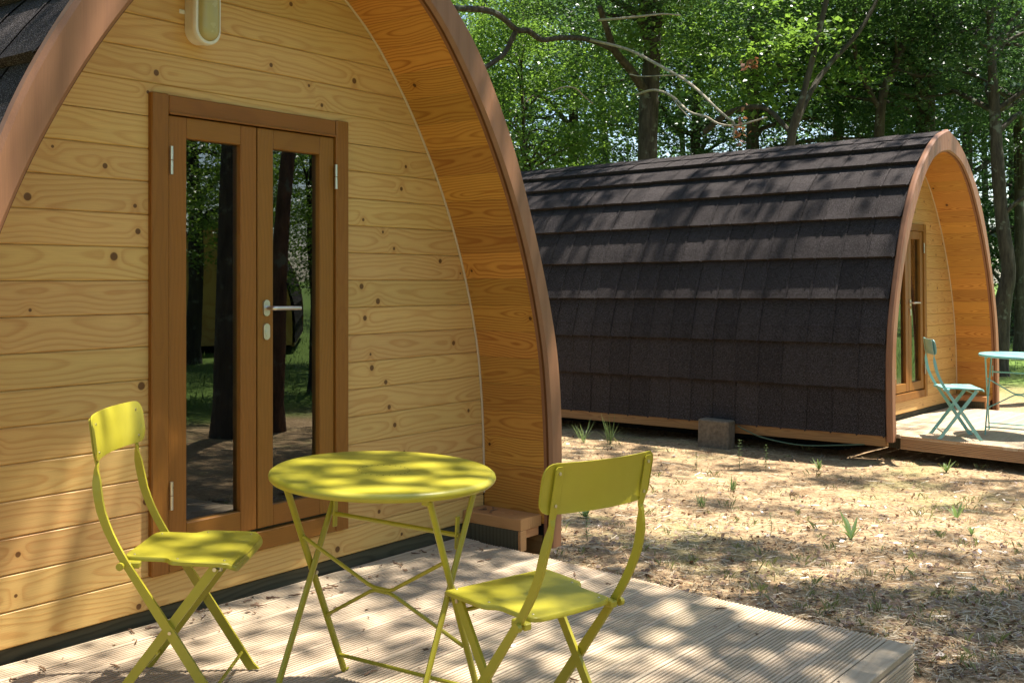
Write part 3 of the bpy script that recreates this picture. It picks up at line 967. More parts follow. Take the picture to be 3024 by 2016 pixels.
# ------------------------------------------------------------------ tables
def make_table(label):
    root = thing('bistro_table', label, 'table', group='round metal folding bistro tables')
    m = M['lime']
    R, h = .329, .700
    b = MB()
    b.lathe([(0.02, h), (R * .5, h), (R - .016, h), (R - .008, h - .0015), (R - .002, h - .0065), (R, h - .013), (R - .002, h - .020), (R - .006, h - .024), (R - .012, h - .022), (R - .014, h - .006), (0.02, h - .005)], 72)
    top = b.build('table_top', m, root, True)
    b = MB()
    for k in range(26):
        a = 2 * PI * k / 26
        b.lathe([(.0022, 0), (.0016, .0004)], 6, (.075 * math.cos(a), .075 * math.sin(a), h + .0002))
    tag(b.build('drain_holes', M['hole'], top), kind='stuff')
    u0, t1, b1, t2, b2 = .247, -.143, .174, .128, -.182
    zt = h - .03
    def leg(u, t, bt, off):
        q = MB()
        e = Vector((u + off, bt, .012)); s = Vector((u + off, t, zt))
        d = (e - s).normalized()
        q.tube([s, s + (e - s) * .5, e], .0125, 10, True, .55, (1, 0, 0))
        sg = 1 if bt > t else -1
        q.tube([e - Vector((0, 0, .004)), e + Vector((0, sg * .012, -.009)), e + Vector((0, sg * .026, -.007))], [.0095, .0045, .0035], 8)
        q.build('leg', m, root, True)
    def pos(t, bt, z):
        return t + (bt - t) * (1 - z / zt) if zt else 0
    for u in (-u0, u0):
        s = 1 if u > 0 else -1
        leg(u, t1, b1, s * .006)
        leg(u, t2, b2, -s * .008)
        q = MB(); q.tube([(u - .013, (pos(t1, b1, .36)), .36), (u + .013, pos(t1, b1, .36), .36)], .006, 8)
        q.build('pivot', M['rivet'], root, True)
        q = MB(); q.box(u - s * .028 - .003, u - s * .028 + .003, pos(t2, b2, .53) - .010, pos(t2, b2, .53) + .010, .49, .585, .002)
        q.build('latch_plate', m, root)
        q = MB(); q.box(u - .010, u + .010, t1 - .016, t1 + .016, zt - .012, h - .0225, .002)
        q.build('bracket', m, root)
        q = MB(); q.box(u - .010, u + .010, t2 - .016, t2 + .016, zt - .012, h - .0225, .002)
        q.build('bracket', m, root)
    q = MB(); q.tube([(-u0, pos(t1, b1, .065), .065), (u0, pos(t1, b1, .065), .065)], .006, 8)
    q.build('crossbar', m, root, True)
    q = MB(); q.tube([(-u0 + .02, pos(t2, b2, .53), .53), (u0 - .02, pos(t2, b2, .53), .53)], .007, 8)
    q.build('crossbar', m, root, True)
    q = MB(); q.tube([(-u0, pos(t2, b2, .065), .065), (u0, pos(t2, b2, .065), .065)], .006, 8)
    q.build('crossbar', m, root, True)
    q = MB()
    P = lambda u, z: (u, pos(t1, b1, z) , z)
    for sz in (1, -1):
        q.tube([P(-u0, .345 + sz * .135), P(-.045, .345 + sz * .012), P(-.025, .345 + sz * .0045), P(.025, .345 + sz * .0045), P(.045, .345 + sz * .012), P(u0, .345 + sz * .135)], .0058, 8)
    q.build('cross_brace', m, root, True)
    return root
table_a = make_table('round lime yellow folding table on the near deck')
on_deck(table_a, DMAT, -.456, -1.108, -1.413)
table_b = copy_tree(table_a, None, {M['lime']: M['teal']})
tag(table_b, 'round turquoise table cut off by the right edge')
on_deck(table_b, DMATB, -.412, -1.104, -1.413)

# ------------------------------------------------------------------ lamp on the wall
lamp = thing('bulkhead_lamp', 'oval white bulkhead lamp with yellowed glass above the door', 'lamp', (-0.275, 0, ZB + 2.155))
def stadium(hw, hh, n=16):
    p = []
    for k in range(2 * n):
        a = PI * k / n
        p.append((hw * math.cos(a), (hh - hw) * (1 if math.sin(a) >= 0 and k < n else -1) + hw * math.sin(a)))
    return p
def loft(rings):
    b = MB()
    n = len(rings[0])
    v = [p for r in rings for p in r]
    f = [(i * n + j, i * n + (j + 1) % n, (i + 1) * n + (j + 1) % n, (i + 1) * n + j) for i in range(len(rings) - 1) for j in range(n)]
    f += [tuple(range(n)), tuple(len(v) - n + j for j in range(n))]
    b.add(v, f)
    return b
ringp = lambda hw, hh, y: [(x, y, z) for x, z in stadium(hw, hh)]
loft([ringp(.050, .125, -.0008), ringp(.052, .127, -.02), ringp(.054, .129, -.045)]).build('lamp_base', M['white'], lamp, True)
b = loft([ringp(.0545, .1295, -.0455), ringp(.0575, .1325, -.052), ringp(.0575, .1325, -.068), ringp(.054, .129, -.074), ringp(.0445, .1195, -.074), ringp(.044, .119, -.066)])
b.build('ring', M['white'], lamp, True)
loft([ringp(.0435, .1185, -.0665), ringp(.042, .117, -.082), ringp(.035, .108, -.093), ringp(.020, .090, -.098)]).build('glass_cover', M['diffuser'], lamp, True)
b = MB(); b.box(-.075, -.052, -.006, -.0006, -.022, -.006, .002); b.tube([(-.067, -.0075, -.014), (-.067, -.006, -.014)], .003, 8)
b.build('mounting_tab', M['white'], lamp)

# ------------------------------------------------------------------ footing block and cable at the far pod
blk = MB()
blk.box(-.075, .075, -.155, .155, -.03, .265, .012)
o = blk.build('concrete_block', M['block'], None, False, PODB @ Vector((-1.585, 1.21, 0.0)), (0.02, 0, 0.01))
tag(o, 'grey brown concrete footing block under the edge of the far pod', 'block')
cb = MB()
cp = catmull([PODB @ Vector(p) for p in ((-1.50, 1.03, .21), (-1.52, .95, .185), (-1.53, .75, .13), (-1.53, .4, .10), (-1.50, .05, .13), (-1.46, -.2, .16))], 6)
cb.tube([tuple(p) for p in cp], .006, 6)
o = cb.build('hanging_cable', M['cable'], None, True)
tag(o, 'thin green cable drooping beside the concrete block', 'cable')

# ------------------------------------------------------------------ trees
def leaf_array(rng, cent, size, flat=0.55, elong=0.62):
    """diamond leaves at the given centres"""
    n = len(cent)
    nrm = rng.normal(size=(n, 3)); nrm[:, 2] = np.abs(nrm[:, 2]) + flat * 2
    nrm /= np.linalg.norm(nrm, axis=1)[:, None]
    a = rng.normal(size=(n, 3))
    a -= (a * nrm).sum(1)[:, None] * nrm
    a /= np.linalg.norm(a, axis=1)[:, None]
    b = np.cross(nrm, a)
    s = size * rng.uniform(.65, 1.25, n)[:, None]
    bend = nrm * s * .12
    return np.stack([cent - a * s * .5, cent - b * s * .5 * elong + bend + a * s * .08, cent + a * s * .5, cent + b * s * .5 * elong + bend + a * s * .08], 1)

def spray_points(rng, n_spray, per, rad, shape, shell=0.55, thick=0.22, droop=0.25):
    """leaf positions in flat sprays spread through an ellipsoid"""
    d = rng.normal(size=(n_spray, 3)); d /= np.linalg.norm(d, axis=1)[:, None]
    r = rng.uniform(shell ** 3, 1, n_spray) ** (1 / 3)
    c = d * r[:, None] * np.array(shape)
    k = rng.uniform(.6, 1.35, n_spray)
    p = rng.normal(size=(n_spray, per, 3)) * np.array([rad, rad, rad * thick]) * k[:, None, None]
    p[..., 2] -= droop * (p[..., 0] ** 2 + p[..., 1] ** 2)
    return c, (c[:, None, :] + p).reshape(-1, 3)

CROWNS = {}
def crown_mesh(key, seed, n_spray, per, rad, shape, leaf, mat, shell=0.5):
    rng = np.random.default_rng(seed)
    c, p = spray_points(rng, n_spray, per, rad, shape, shell)
    CROWNS[key] = (quads('crown', leaf_array(rng, p, leaf), mat, 4), c)
crown_mesh('big', 11, 300, 62, .36, (3.2, 3.2, 2.4), .105, M['leaf'], .45)
crown_mesh('wide', 12, 260, 60, .38, (3.6, 3.6, 1.8), .105, M['leaf'], .3)
crown_mesh('bright', 13, 260, 70, .28, (2.1, 2.1, 2.4), .085, M['leaf_bright'], .5)
crown_mesh('dark', 14, 170, 64, .34, (2.8, 2.8, 2.8), .11, M['leaf_dark'], .35)
crown_mesh('shade', 15, 118, 80, .24, (3.4, 3.4, 1.3), .12, M['leaf'], .1)
crown_mesh('loose', 16, 42, 80, .24, (3.4, 3.4, 1.2), .12, M['leaf'], .1)
crown_mesh('sparse', 18, 34, 80, .24, (3.4, 3.4, 1.0), .12, M['leaf'], .1)
crown_mesh('spray', 17, 20, 60, .26, (1.5, 1.5, .5), .09, M['leaf_bright'], .1)

def tree(label, path, radii, crowns, group='woodland trees behind the pods', bark='bark', limbs=9, seed=1, name='oak_tree', extra=None):
    base = Vector(path[0])
    root = thing(name, label, 'tree', base, (0, 0, 0), group)
    rng = random.Random(seed)
    P = catmull([tuple(Vector(p) - base) for p in path], 5)
    rr = np.interp(np.linspace(0, 1, len(P)), np.linspace(0, 1, len(radii)), radii)
    t = MB()
    pts = [tuple(p) for p in P]
    rl = [float(r) * (1 + rng.uniform(-.04, .04)) for r in rr]
    rl[0] *= 1.35
    pts[0] = (pts[0][0], pts[0][1], pts[0][2] - .1)
    t.tube(pts, rl, 12)
    t.build('trunk', M[bark], root, True)
    lb = MB()
    for (key, c, sc, rz) in crowns:
        me, cc = CROWNS[key]
        o = link('crown', me, root, Vector(c) - base, (0, 0, rz))
        o.scale = (sc, sc, sc)
        rot = Matrix.Rotation(rz, 3, 'Z')
        for i in range(limbs):
            tgt = Vector(c) - base + rot @ (Vector(cc[rng.randrange(len(cc))]) * sc)
            best = min(range(len(P) // 3, len(P)), key=lambda q: (Vector(P[q]) - tgt).length + max(0, P[q][2] - tgt.z + .4) * 2)
            s = Vector(P[best])
            r0 = min(float(rr[best]) * .6, .07)
            a = s.lerp(tgt, .35) + Vector((rng.uniform(-.3, .3), rng.uniform(-.3, .3), rng.uniform(.0, .5)))
            b_ = s.lerp(tgt, .7) + Vector((rng.uniform(-.3, .3), rng.uniform(-.3, .3), rng.uniform(-.1, .35)))
            q = [tuple(p) for p in catmull([tuple(s), tuple(a), tuple(b_), tuple(tgt)], 3)]
            lb.tube(q, [r0 * (1 - .85 * j / (len(q) - 1)) for j in range(len(q))], 6, False)
    if lb.v:
        tag(lb.build('limbs', M[bark], root, True), kind='stuff')
    for (pts_, r0, r1, mt) in (extra or []):
        q = [tuple(Vector(p) - base) for p in [tuple(z) for z in catmull([tuple(p) for p in pts_], 4)]]
        l = MB(); l.tube(q, [r0 + (r1 - r0) * j / (len(q) - 1) for j in range(len(q))], 8)
        l.build('limb', M[mt], root, True)
    return root
def gpos(u, dist):
    p = at(u, 1000, dist)
    return Vector((p.x, p.y, float(ground_z(p.x, p.y))))
def up(p, h, dx=0.0, dy=0.0):
    return Vector((p.x + dx, p.y + dy, p.z + h))

# the grey trunk rising behind the dark roof, its limbs reaching over the far pod
g = gpos(1912, 18.0)
T = lambda u, v, d: at(u, v, d)
grey = tree('thick lichen grey trunk rising straight behind the dark roof with bare hanging twigs', [g, up(g, 2.2, -.03), T(1915, 330, 18), T(1925, 180, 18), up(T(1930, 60, 18), 0), up(T(1940, -250, 18.3), 0)], [.20, .175, .165, .15, .13, .07],
     [('big', up(g, 10.6, -1.6, -1.4), .8, .3), ('wide', T(1760, -110, 16.8), .5, 1.2)], limbs=12, seed=3, extra=[
     ([T(1915, 290, 18), T(1868, 215, 17.6), T(1815, 150, 17.0), T(1795, 95, 16.6), T(1770, 20, 16.2)], .085, .04, 'bark'),
     ([T(1815, 150, 17.0), T(1740, 118, 16.4), T(1660, 112, 16.0), T(1600, 118, 15.8), T(1560, 92, 15.6), T(1525, 88, 15.4), T(1480, 50, 15.2), T(1430, 30, 15.0), T(1330, 25, 14.8)], .038, .045, 'bark'),
     ([T(1525, 88, 15.4), T(1500, 140, 15.4), T(1480, 168, 15.3), T(1425, 205, 15.1), T(1370, 245, 15)], .04, .03, 'bark'),
     ([T(1740, 118, 16.4), T(1850, 145, 15.6), T(1940, 190, 14.6), T(2020, 235, 14.0), T(2070, 275, 13.6), T(2110, 315, 13.4), T(2150, 350, 13.3), T(2168, 365, 13.3), T(2165, 408, 13.3)], .022, .012, 'twig'),
     ([T(1880, 280, 16.8), T(1930, 266, 15.6), T(1985, 285, 14.5), T(2035, 330, 13.8), T(2085, 345, 13.5), T(2120, 365, 13.4), T(2170, 372, 13.3), T(2225, 358, 13.2), T(2265, 346, 13.2)], .018, .010, 'twig'),
     ([T(1630, 270, 15.8), T(1665, 257, 15.8), T(1700, 262, 15.9), T(1725, 285, 16.0), T(1750, 305, 16.2)], .008, .012, 'twig'),
     ([T(1770, 60, 16.2), T(1830, 55, 15.2), T(1900, 48, 14.8), T(1960, 42, 14.6), T(2010, 46, 14.5)], .020, .010, 'twig'),
     ([T(1985, 285, 14.5), T(2000, 310, 14.3), T(2038, 350, 14.2)], .010, .007, 'twig'),
     ([T(2036, 228, 13.9), T(2000, 222, 14.2), T(1900, 226, 14.8), T(1860, 220, 15.4)], .009, .008, 'twig')])
rngd = np.random.default_rng(3)
for (u_, v_, su, sv, k_) in ((2188, 385, 8, 30, 26), (2215, 190, 16, 9, 22)):
    pc = np.array([tuple(T(u_ + rngd.normal() * su, v_ + rngd.normal() * sv, 13.3 + rngd.normal() * .06) - grey.location) for _ in range(k_)])
    tag(link('withered_leaves', quads('withered_leaves', leaf_array(rngd, pc, .085, .1), M['deadleaf'], 4), grey), kind='stuff')
# forked slender stems
g = gpos(2290, 16.5)
tree('slender brown trunk forking into two leaning stems above the roof ridge', [g, up(g, 1.6, .1), T(2335, 420, 16.5), T(2370, 290, 16.4), T(2405, 150, 16.4), T(2440, 0, 16.3), T(2475, -180, 16.2)], [.10, .09, .07, .05, .045, .04, .03],
     [('wide', T(2180, -60, 18.6), .85, 2.1), ('spray', T(2120, 150, 17.4), 1.3, .4), ('spray', T(2250, 210, 18.0), 1.3, 1.4), ('spray', T(2030, 60, 17.2), 1.2, 2.4)], limbs=0, seed=8, extra=[
     ([T(2345, 380, 16.5), T(2395, 270, 16.7), T(2450, 190, 16.9), T(2540, 90, 17.0), T(2610, -40, 17.1)], .05, .03, 'bark'),
     ([T(2340, 400, 16.6), T(2260, 320, 17.0), T(2160, 330, 17.4), T(2080, 390, 17.8)], .035, .05, 'bark')])
# dark forked trunk behind the far arch
g = gpos(2735, 22.0)
tree('dark forked trunk in deep shade just behind the far arch', [g, up(g, 3.2), T(2735, 250, 22), T(2760, 150, 22), T(2780, 20, 22), T(2800, -200, 22)], [.22, .19, .18, .15, .12, .06],
     [('dark', up(g, 7.0), 1.15, .7), ('dark', T(2620, 180, 21.5), .7, 2.2), ('wide', T(2650, -40, 19), .7, 4.0)], seed=12, limbs=8, extra=[
     ([T(2735, 250, 22), T(2700, 185, 21.8), T(2670, 120, 21.6), T(2640, -40, 21.4)], .11, .05, 'bark'),
     ([T(2830, 60, 21), T(2865, 210, 21), T(2960, 270, 21), T(3010, 330, 21), T(3020, 560, 21)], .04, .09, 'bark')])
# crooked trunk right of the far arch
g = gpos(2948, 17.5)
tree('crooked dark trunk standing just right of the far arch beside the turquoise table', [g, T(2962, 900, 17.5), T(2978, 800, 17.5), T(2958, 640, 17.6), T(2946, 480, 17.6), T(2938, 330, 17.7), T(2925, 100, 17.8), T(2920, -150, 18)], [.15, .125, .115, .105, .10, .09, .06, .04],
     [('dark', T(2960, -30, 18.5), .85, 1.9), ('dark', T(3120, 240, 19), .6, .2)], seed=21, limbs=8, extra=[
     ([T(2958, 640, 17.6), T(3000, 600, 17.5), T(3060, 560, 17.4)], .04, .03, 'bark')])
g = gpos(2590, 19.5)
tree('dark leaning trunk over the far ridge, bending up to the right', [g, up(g, 2.2, .05), T(2600, 330, 19.5), T(2640, 200, 19.6), T(2690, 60, 19.8), T(2720, -150, 20)], [.13, .11, .085, .07, .06, .04],
     [('dark', T(2700, -60, 21.5), .8, 2.9)], seed=24, limbs=3, extra=[([T(2600, 330, 19.5), T(2550, 230, 19.4), T(2520, 120, 19.2), T(2530, -20, 19)], .05, .03, 'bark'), ([T(2640, 200, 19.6), T(2720, 225, 19.2), T(2830, 210, 19), T(2930, 250, 18.8)], .03, .015, 'bark')])
g = gpos(3012, 23.0)
tree('thin straight trunk at the far right edge of the wood', [g, T(3010, 600, 23), T(3004, 300, 23), T(2998, 0, 23)], [.12, .10, .08, .05], [('dark', T(3040, 120, 24), .9, 3.3)], seed=31, limbs=5)
# bright sunlit young tree beside the near arch
g = gpos(1540, 19.5)
tree('bright sunlit young tree showing just beside the near arch', [g, up(g, 1.5), up(g, 3.0, .1), up(g, 5.4)], [.08, .07, .05, .02], [('bright', up(g, 4.2), .95, .2), ('spray', T(1500, 420, 18.6), 1.0, 1.0), ('bright', up(g, 6.3, -.8, .5), .7, 2.0)], seed=41, limbs=9)
# further trees filling the wood
spots = [(1700, 25, 'big', 6.2, 1.0, 'tree with deep blue green crown left of the grey trunk'), (2060, 26, 'big', 7.0, 1.0, 'tall tree with sky gaps right of the grey trunk'),
         (2480, 25, 'wide', 7.2, 1.1, 'broad tree over the middle of the far roof'), (2230, 21, 'wide', 7.6, .95, 'layered light green tree above the far roof'),
         (1420, 24, 'big', 7.5, 1.0, 'tree mostly hidden behind the near arch'), (2860, 27, 'dark', 5.0, 1.3, 'shaded tree right behind the far arch top'),
         (2600, 29, 'dark', 4.6, 1.35, 'shaded low tree behind the far ridge end'), (3080, 29, 'dark', 5.0, 1.3, 'dim tree beyond the right edge')]
for i, (u, d, key, h, sc, lab) in enumerate(spots):
    g = gpos(u, d)
    tree(lab, [g, up(g, 2.5, .1 * (-1) ** i), up(g, 5.0, -.1), up(g, h + 1.2, .15)], [.17, .14, .12, .04], [(key, up(g, h), sc, i * 1.3), ('dark', up(g, h - 3.4, .8, -.4), .72, i * .7)], seed=50 + i, limbs=8)
# trees that stand in front of the decks: they shade the yard and show in the door glass
sh = dict(group='trees in front of the decks, out of frame')
g = Vector((3.85, -5.15, float(ground_z(3.85, -5.15))))
tree('broad dark trunk seen reflected in the left door pane', [g, up(g, 2.5, .05), up(g, 5.5, .1, .2), up(g, 9.5, -.2, .6), up(g, 12, -.2, 1.0)], [.13, .105, .10, .08, .04],
     [('shade', (3.05, -3.15, 9.3), .95, .5), ('loose', (6.3, -2.6, 10.8), .42, 2.5), ('shade', (6.4, -5.3, 11.0), .45, 4.1)], limbs=6, seed=61, **sh)
g = Vector((4.55, -5.25, float(ground_z(4.55, -5.25))))
tree('pale leaning trunk seen reflected in the right door pane', [g, up(g, 2.0, .15, -.1), up(g, 4.0, .6, -.35), up(g, 7.5, 1.3, -.6), up(g, 10, 1.4, -.6)], [.085, .075, .07, .06, .03],
     [('shade', (5.8, -6.4, 9.5), .8, 3.1)], bark='bark_red', limbs=6, seed=62, **sh)
g = Vector((9.8, -4.6, float(ground_z(9.8, -4.6))))
tree('tall open crowned tree before the far deck', [g, up(g, 3, .1), up(g, 7), up(g, 12, .3, 1)], [.18, .15, .12, .04], [('big', (11.8, -6.8, 9.5), .8, .9), ('sparse', (8.6, -3.4, 11.2), .8, 2.9)], limbs=6, seed=63, **sh)
g = Vector((13.2, -1.0, float(ground_z(13.2, -1.0))))
tree('tall open crowned tree right of the far pod', [g, up(g, 3, .1), up(g, 7), up(g, 12.5, -.8, 1)], [.18, .15, .12, .04], [('sparse', (10.4, .6, 10.6), 1.0, 1.9), ('sparse', (10.6, 4.6, 11.0), 1.0, 4.9)], limbs=6, seed=64, **sh)
for i, (x, y, h) in enumerate(((9.5, -13.5, 6.5), (2.0, -13.0, 7.0), (12.5, -10.5, 6.2), (6.0, -17.5, 7.0), (-6.0, -12.0, 7.0), (20.0, -13.0, 6.5))):
    g = Vector((x, y, float(ground_z(x, y))))
    tree(['young tree before the distant pod, only mirrored in the glass', 'tall tree behind the photographer', 'leafy tree on the lawn by the distant pod', 'tree at the far side of the lawn', 'tree behind the near deck, out of frame', 'tree right of the distant pod'][i],
         [g, up(g, 2.5, .1), up(g, 5, -.1), up(g, h + 1)], [.16, .13, .11, .04], [('big', up(g, h), .9, i * 1.1)] + ([('bright', up(g, 3.2, 1.0, .8), .5, .4)] if i == 0 else []), limbs=7, seed=70 + i, **sh)

# unseen trees added round the near pod to cut skylight on the far pod's side
for i, (x, y, h, key, sc, lab) in enumerate(((4.2, 8.5, 8.8, 'big', 1.05, 'unseen tree added behind the gap between the two pods to cut skylight'), (-1.5, 9.5, 8.6, 'big', 1.1, 'unseen tree added behind the near pod to cut skylight'), (-6.5, 3.5, 8.0, 'big', 1.1, 'unseen tree added left of the near pod to cut skylight'))):
    g = Vector((x, y, float(ground_z(x, y))))
    tree(lab, [g, up(g, 3, .1), up(g, 6, -.1), up(g, h + 2)], [.2, .17, .14, .05], [(key, up(g, h), sc, i * 2.0)] + ([('wide', (2.6, 4.6, 8.6), .8, .4)] if i == 0 else []), limbs=7, seed=80 + i, group='unseen trees added around the near pod to cut skylight')
# leafy young trees on the lawn, mirrored in the door glass
for i, (x, y, h, sc, lab) in enumerate(((5.4, -8.6, 3.3, .72, 'sunlit young tree mirrored in the upper left door pane'), (7.4, -7.9, 2.7, .6, 'low leafy tree mirrored in the right door pane'), (3.4, -9.8, 3.6, .75, 'young tree mirrored beside the dark trunk'))):
    g = Vector((x, y, float(ground_z(x, y))))
    tree(lab, [g, up(g, 1.2, .05), up(g, h - .5, -.05), up(g, h + .8)], [.06, .05, .04, .015], [('bright', up(g, h), sc, i * 2.0)], limbs=5, seed=85 + i, **sh)

# the wood beyond: one mass of leaves all round the clearing
rng = np.random.default_rng(99)
ns = 3400
th = rng.uniform(0, 2 * PI, ns)
rd = rng.uniform(31, 52, ns)
cz = rng.uniform(0.2, 1, ns) ** 0.8 * 15
cc = np.stack([4 + rd * np.cos(th), 2 + rd * np.sin(th), cz], -1)
pp = (cc[:, None, :] + rng.normal(size=(ns, 46, 3)) * np.array([1.0, 1.0, .5])).reshape(-1, 3)
o = link('woodland', quads('woodland', leaf_array(rng, pp, .34), M['leaf_dark'], 4))
tag(o, 'far wood closing the clearing all round', 'woodland', None, 'stuff')
# slim far trunks in the wood that can be told apart
slim = [(1780, 30, .12, 'slim dim trunk left of the thick grey trunk, deep in the wood'), (2010, 31, .10, 'slim dim trunk right of the thick grey trunk, above the roof'),
        (2560, 30, .12, 'slim dim trunk above the dark roof near its right end'), (2668, 33, .13, 'slim dim trunk left of the far arch tip'),
        (2850, 31, .11, 'slim dim trunk just right of the far arch tip'), (2985, 30, .12, 'slim dim trunk between the crooked trunk and the right edge'),
        (3022, 34, .13, 'slim dim trunk touching the right edge'), (2905, 36, .12, 'slim dim trunk left of the crooked trunk')]
for i, (u, d, r, lab) in enumerate(slim):
    g = gpos(u, d)
    tree(lab, [g, up(g, 4, .2), up(g, 8, -.1), up(g, 12, .2)], [r, r * .85, r * .7, r * .3], [('dark', up(g, 8.5), .9, i)], group='slim trunks deep in the wood', seed=90 + i, limbs=4)

# ------------------------------------------------------------------ ground litter and plants
rng = np.random.default_rng(7)
def yard_points(n, x0=1.3, x1=11.0, y0=-6.0, y1=7.0):
    """points on the yard in view, thinning with distance, none on the decks or under the pods"""
    out = []
    while len(out) < n:
        u = rng.uniform(1400, 3100, 4 * n); v = 1230 + 830 * rng.uniform(0, 1, 4 * n) ** 1.1
        dist = (CAM.z + 0.05) * FPX / (v - HZN)
        X = CAM.x + dist * (FWD.x + (u - CXP) / FPX * RIGHT.x); Y = CAM.y + dist * (FWD.y + (u - CXP) / FPX * RIGHT.y)
        ok = ~((X > -1.3) & (X < 1.28) & (Y > -2.3) & (Y < 6)) & ~((X > 6.9) & (X < 9.3) & (Y > -2.6) & (Y < .3)) & (X > -1.6) & ~((np.abs(X) < 1.2) & (Y > -.3))
        out += list(zip(X[ok], Y[ok]))
    return np.array(out[:n])
def strip_array(p, z, L, wdt, yaw, tilt=0.12):
    n = len(p)
    a = np.stack([np.cos(yaw), np.sin(yaw), rng.normal(size=n) * tilt], -1) * L[:, None] * .5
    b = np.stack([-np.sin(yaw), np.cos(yaw), rng.normal(size=n) * .4], -1) * wdt[:, None] * .5
    c = np.stack([p[:, 0], p[:, 1], z], -1)
    return np.stack([c - a - b, c + a - b * .6, c + a + b * .6, c - a + b], 1)
n = 16000
p = yard_points(n)
o = link('straw', quads('straw', strip_array(p, ground_z(p[:, 0], p[:, 1]) + rng.uniform(.003, .014, n), rng.uniform(.02, .09, n), rng.uniform(.0025, .006, n), rng.uniform(0, 2 * PI, n)), M['straw'], 4))
tag(o, 'dry straw and needles strewn over the earth', 'straw', None, 'stuff')
n = 3400
p = yard_points(n)
c = np.stack([p[:, 0], p[:, 1], ground_z(p[:, 0], p[:, 1]) + rng.uniform(.004, .016, n)], -1)
o = link('leaf_litter', quads('leaf_litter', leaf_array(rng, c, .034, .8, .6), M['litter'], 4))
tag(o, 'brown dead leaves scattered over the earth', 'leaf litter', None, 'stuff')
# thin grass in loose tufts
nt = 330
p0 = yard_points(nt)
bl = []
for (x, y) in p0:
    k = int(rng.integers(5, 16)); h = rng.uniform(.015, .055); s = rng.uniform(.01, .05)
    q = np.stack([x + rng.normal(size=k) * s, y + rng.normal(size=k) * s], -1)
    z = ground_z(q[:, 0], q[:, 1]) - .004
    a = rng.uniform(0, 2 * PI, k); ln = rng.uniform(.4, 1.2, k) * h; le = rng.uniform(.2, 1.0, k) * ln
    w = rng.uniform(.0012, .0026, k)
    b0 = np.stack([q[:, 0] - w * np.sin(a), q[:, 1] + w * np.cos(a), z], -1); b1 = np.stack([q[:, 0] + w * np.sin(a), q[:, 1] - w * np.cos(a), z], -1)
    m0 = np.stack([q[:, 0] + le * .35 * np.cos(a), q[:, 1] + le * .35 * np.sin(a), z + ln * .65], -1)
    t0 = np.stack([q[:, 0] + le * np.cos(a), q[:, 1] + le * np.sin(a), z + ln], -1)
    bl.append(np.stack([b0, b1, m0 + (b1 - b0) * .4, t0], 1))
o = link('thin_grass', quads('thin_grass', np.concatenate(bl), M['grass'], 4))
tag(o, 'thin tufts of grass growing out of the bare earth', 'grass', None, 'stuff')
# grass of the lawn further off
n = 26000
r = rng.uniform(8.5, 34, n) ; t = rng.uniform(-2.1, 1.35, n); r = np.where((t > -.75) & (r < 11.5), r + 6, r)
q = np.stack([4 + r * np.cos(t), 1 + r * np.sin(t)], -1)
z = ground_z(q[:, 0], q[:, 1]) - .01
a = rng.uniform(0, 2 * PI, n); hgt = rng.uniform(.05, .17, n); w = rng.uniform(.006, .014, n)
b0 = np.stack([q[:, 0] - w * np.sin(a), q[:, 1] + w * np.cos(a), z], -1); b1 = np.stack([q[:, 0] + w * np.sin(a), q[:, 1] - w * np.cos(a), z], -1)
t0 = np.stack([q[:, 0] + hgt * .5 * np.cos(a), q[:, 1] + hgt * .5 * np.sin(a), z + hgt], -1)
o = link('lawn_grass', quads('lawn_grass', np.stack([b0, b1, t0], 1), M['weed'], 3))
tag(o, 'rough green grass under the trees beyond the pods', 'grass', None, 'stuff')

def weed(label, u, v, kind, h, seed):
    d = (CAM.z + 0.06) * FPX / (v - HZN)
    p = at(u, v, d)
    rg = random.Random(seed)
    base = Vector((p.x, p.y, float(ground_z(p.x, p.y))))
    root = thing('weed_plant', label, 'plant', base, (0, 0, rg.uniform(0, 6)), 'small weeds growing in the yard')
    def leafblade(b, p0, az, ln, wd, rise, droop):
        pts = []
        for j in range(5):
            t = j / 4
            r = ln * t
            zz = rise * t - droop * t * t
            ww = wd * math.sin(PI * min(.12 + t * .86, 1)) + .0004
            c = Vector((p0[0] + r * math.cos(az), p0[1] + r * math.sin(az), p0[2] + zz))
            s = Vector((-math.sin(az), math.cos(az), 0)) * ww
            pts += [c - s + Vector((0, 0, ww * .35)), c, c + s + Vector((0, 0, ww * .35))]
        b.add([tuple(x) for x in pts], [(j * 3 + i, j * 3 + i + 1, j * 3 + i + 4, j * 3 + i + 3) for j in range(4) for i in (0, 1)])
    if kind == 'rosette':
        for k in range(rg.randint(8, 12)):
            b = MB(); leafblade(b, (0, 0, 0), k * 1.1 + rg.uniform(-.3, .3), h * rg.uniform(.3, .75), h * rg.uniform(.05, .085), h * rg.uniform(.6, 1.1), h * rg.uniform(.0, .45))
            b.build('leaf', M['weed'], root)
    elif kind == 'stalk':
        b = MB(); b.tube([(0, 0, -.01), (.01, 0, h * .5), (0, .008, h)], [.0025, .002, .0012], 6); b.build('stem', M['weed'], root)
        for k in range(9):
            b = MB(); z = h * (.15 + .1 * k)
            for sg in (0, PI): leafblade(b, (0, 0, z), k * 1.57 + sg, h * (.16 - .009 * k), h * .03, h * .05, h * .03)
            b.build('leaf', M['weed'], root)
    else:
        b = MB()
        for k in range(26):
            leafblade(b, (rg.uniform(-.02, .02), rg.uniform(-.02, .02), 0), rg.uniform(0, 6.28), h * rg.uniform(.15, .6), .0022, h * rg.uniform(.6, 1.1), h * rg.uniform(0, .3))
        b.build('blades', M['weed'], root)
    return root
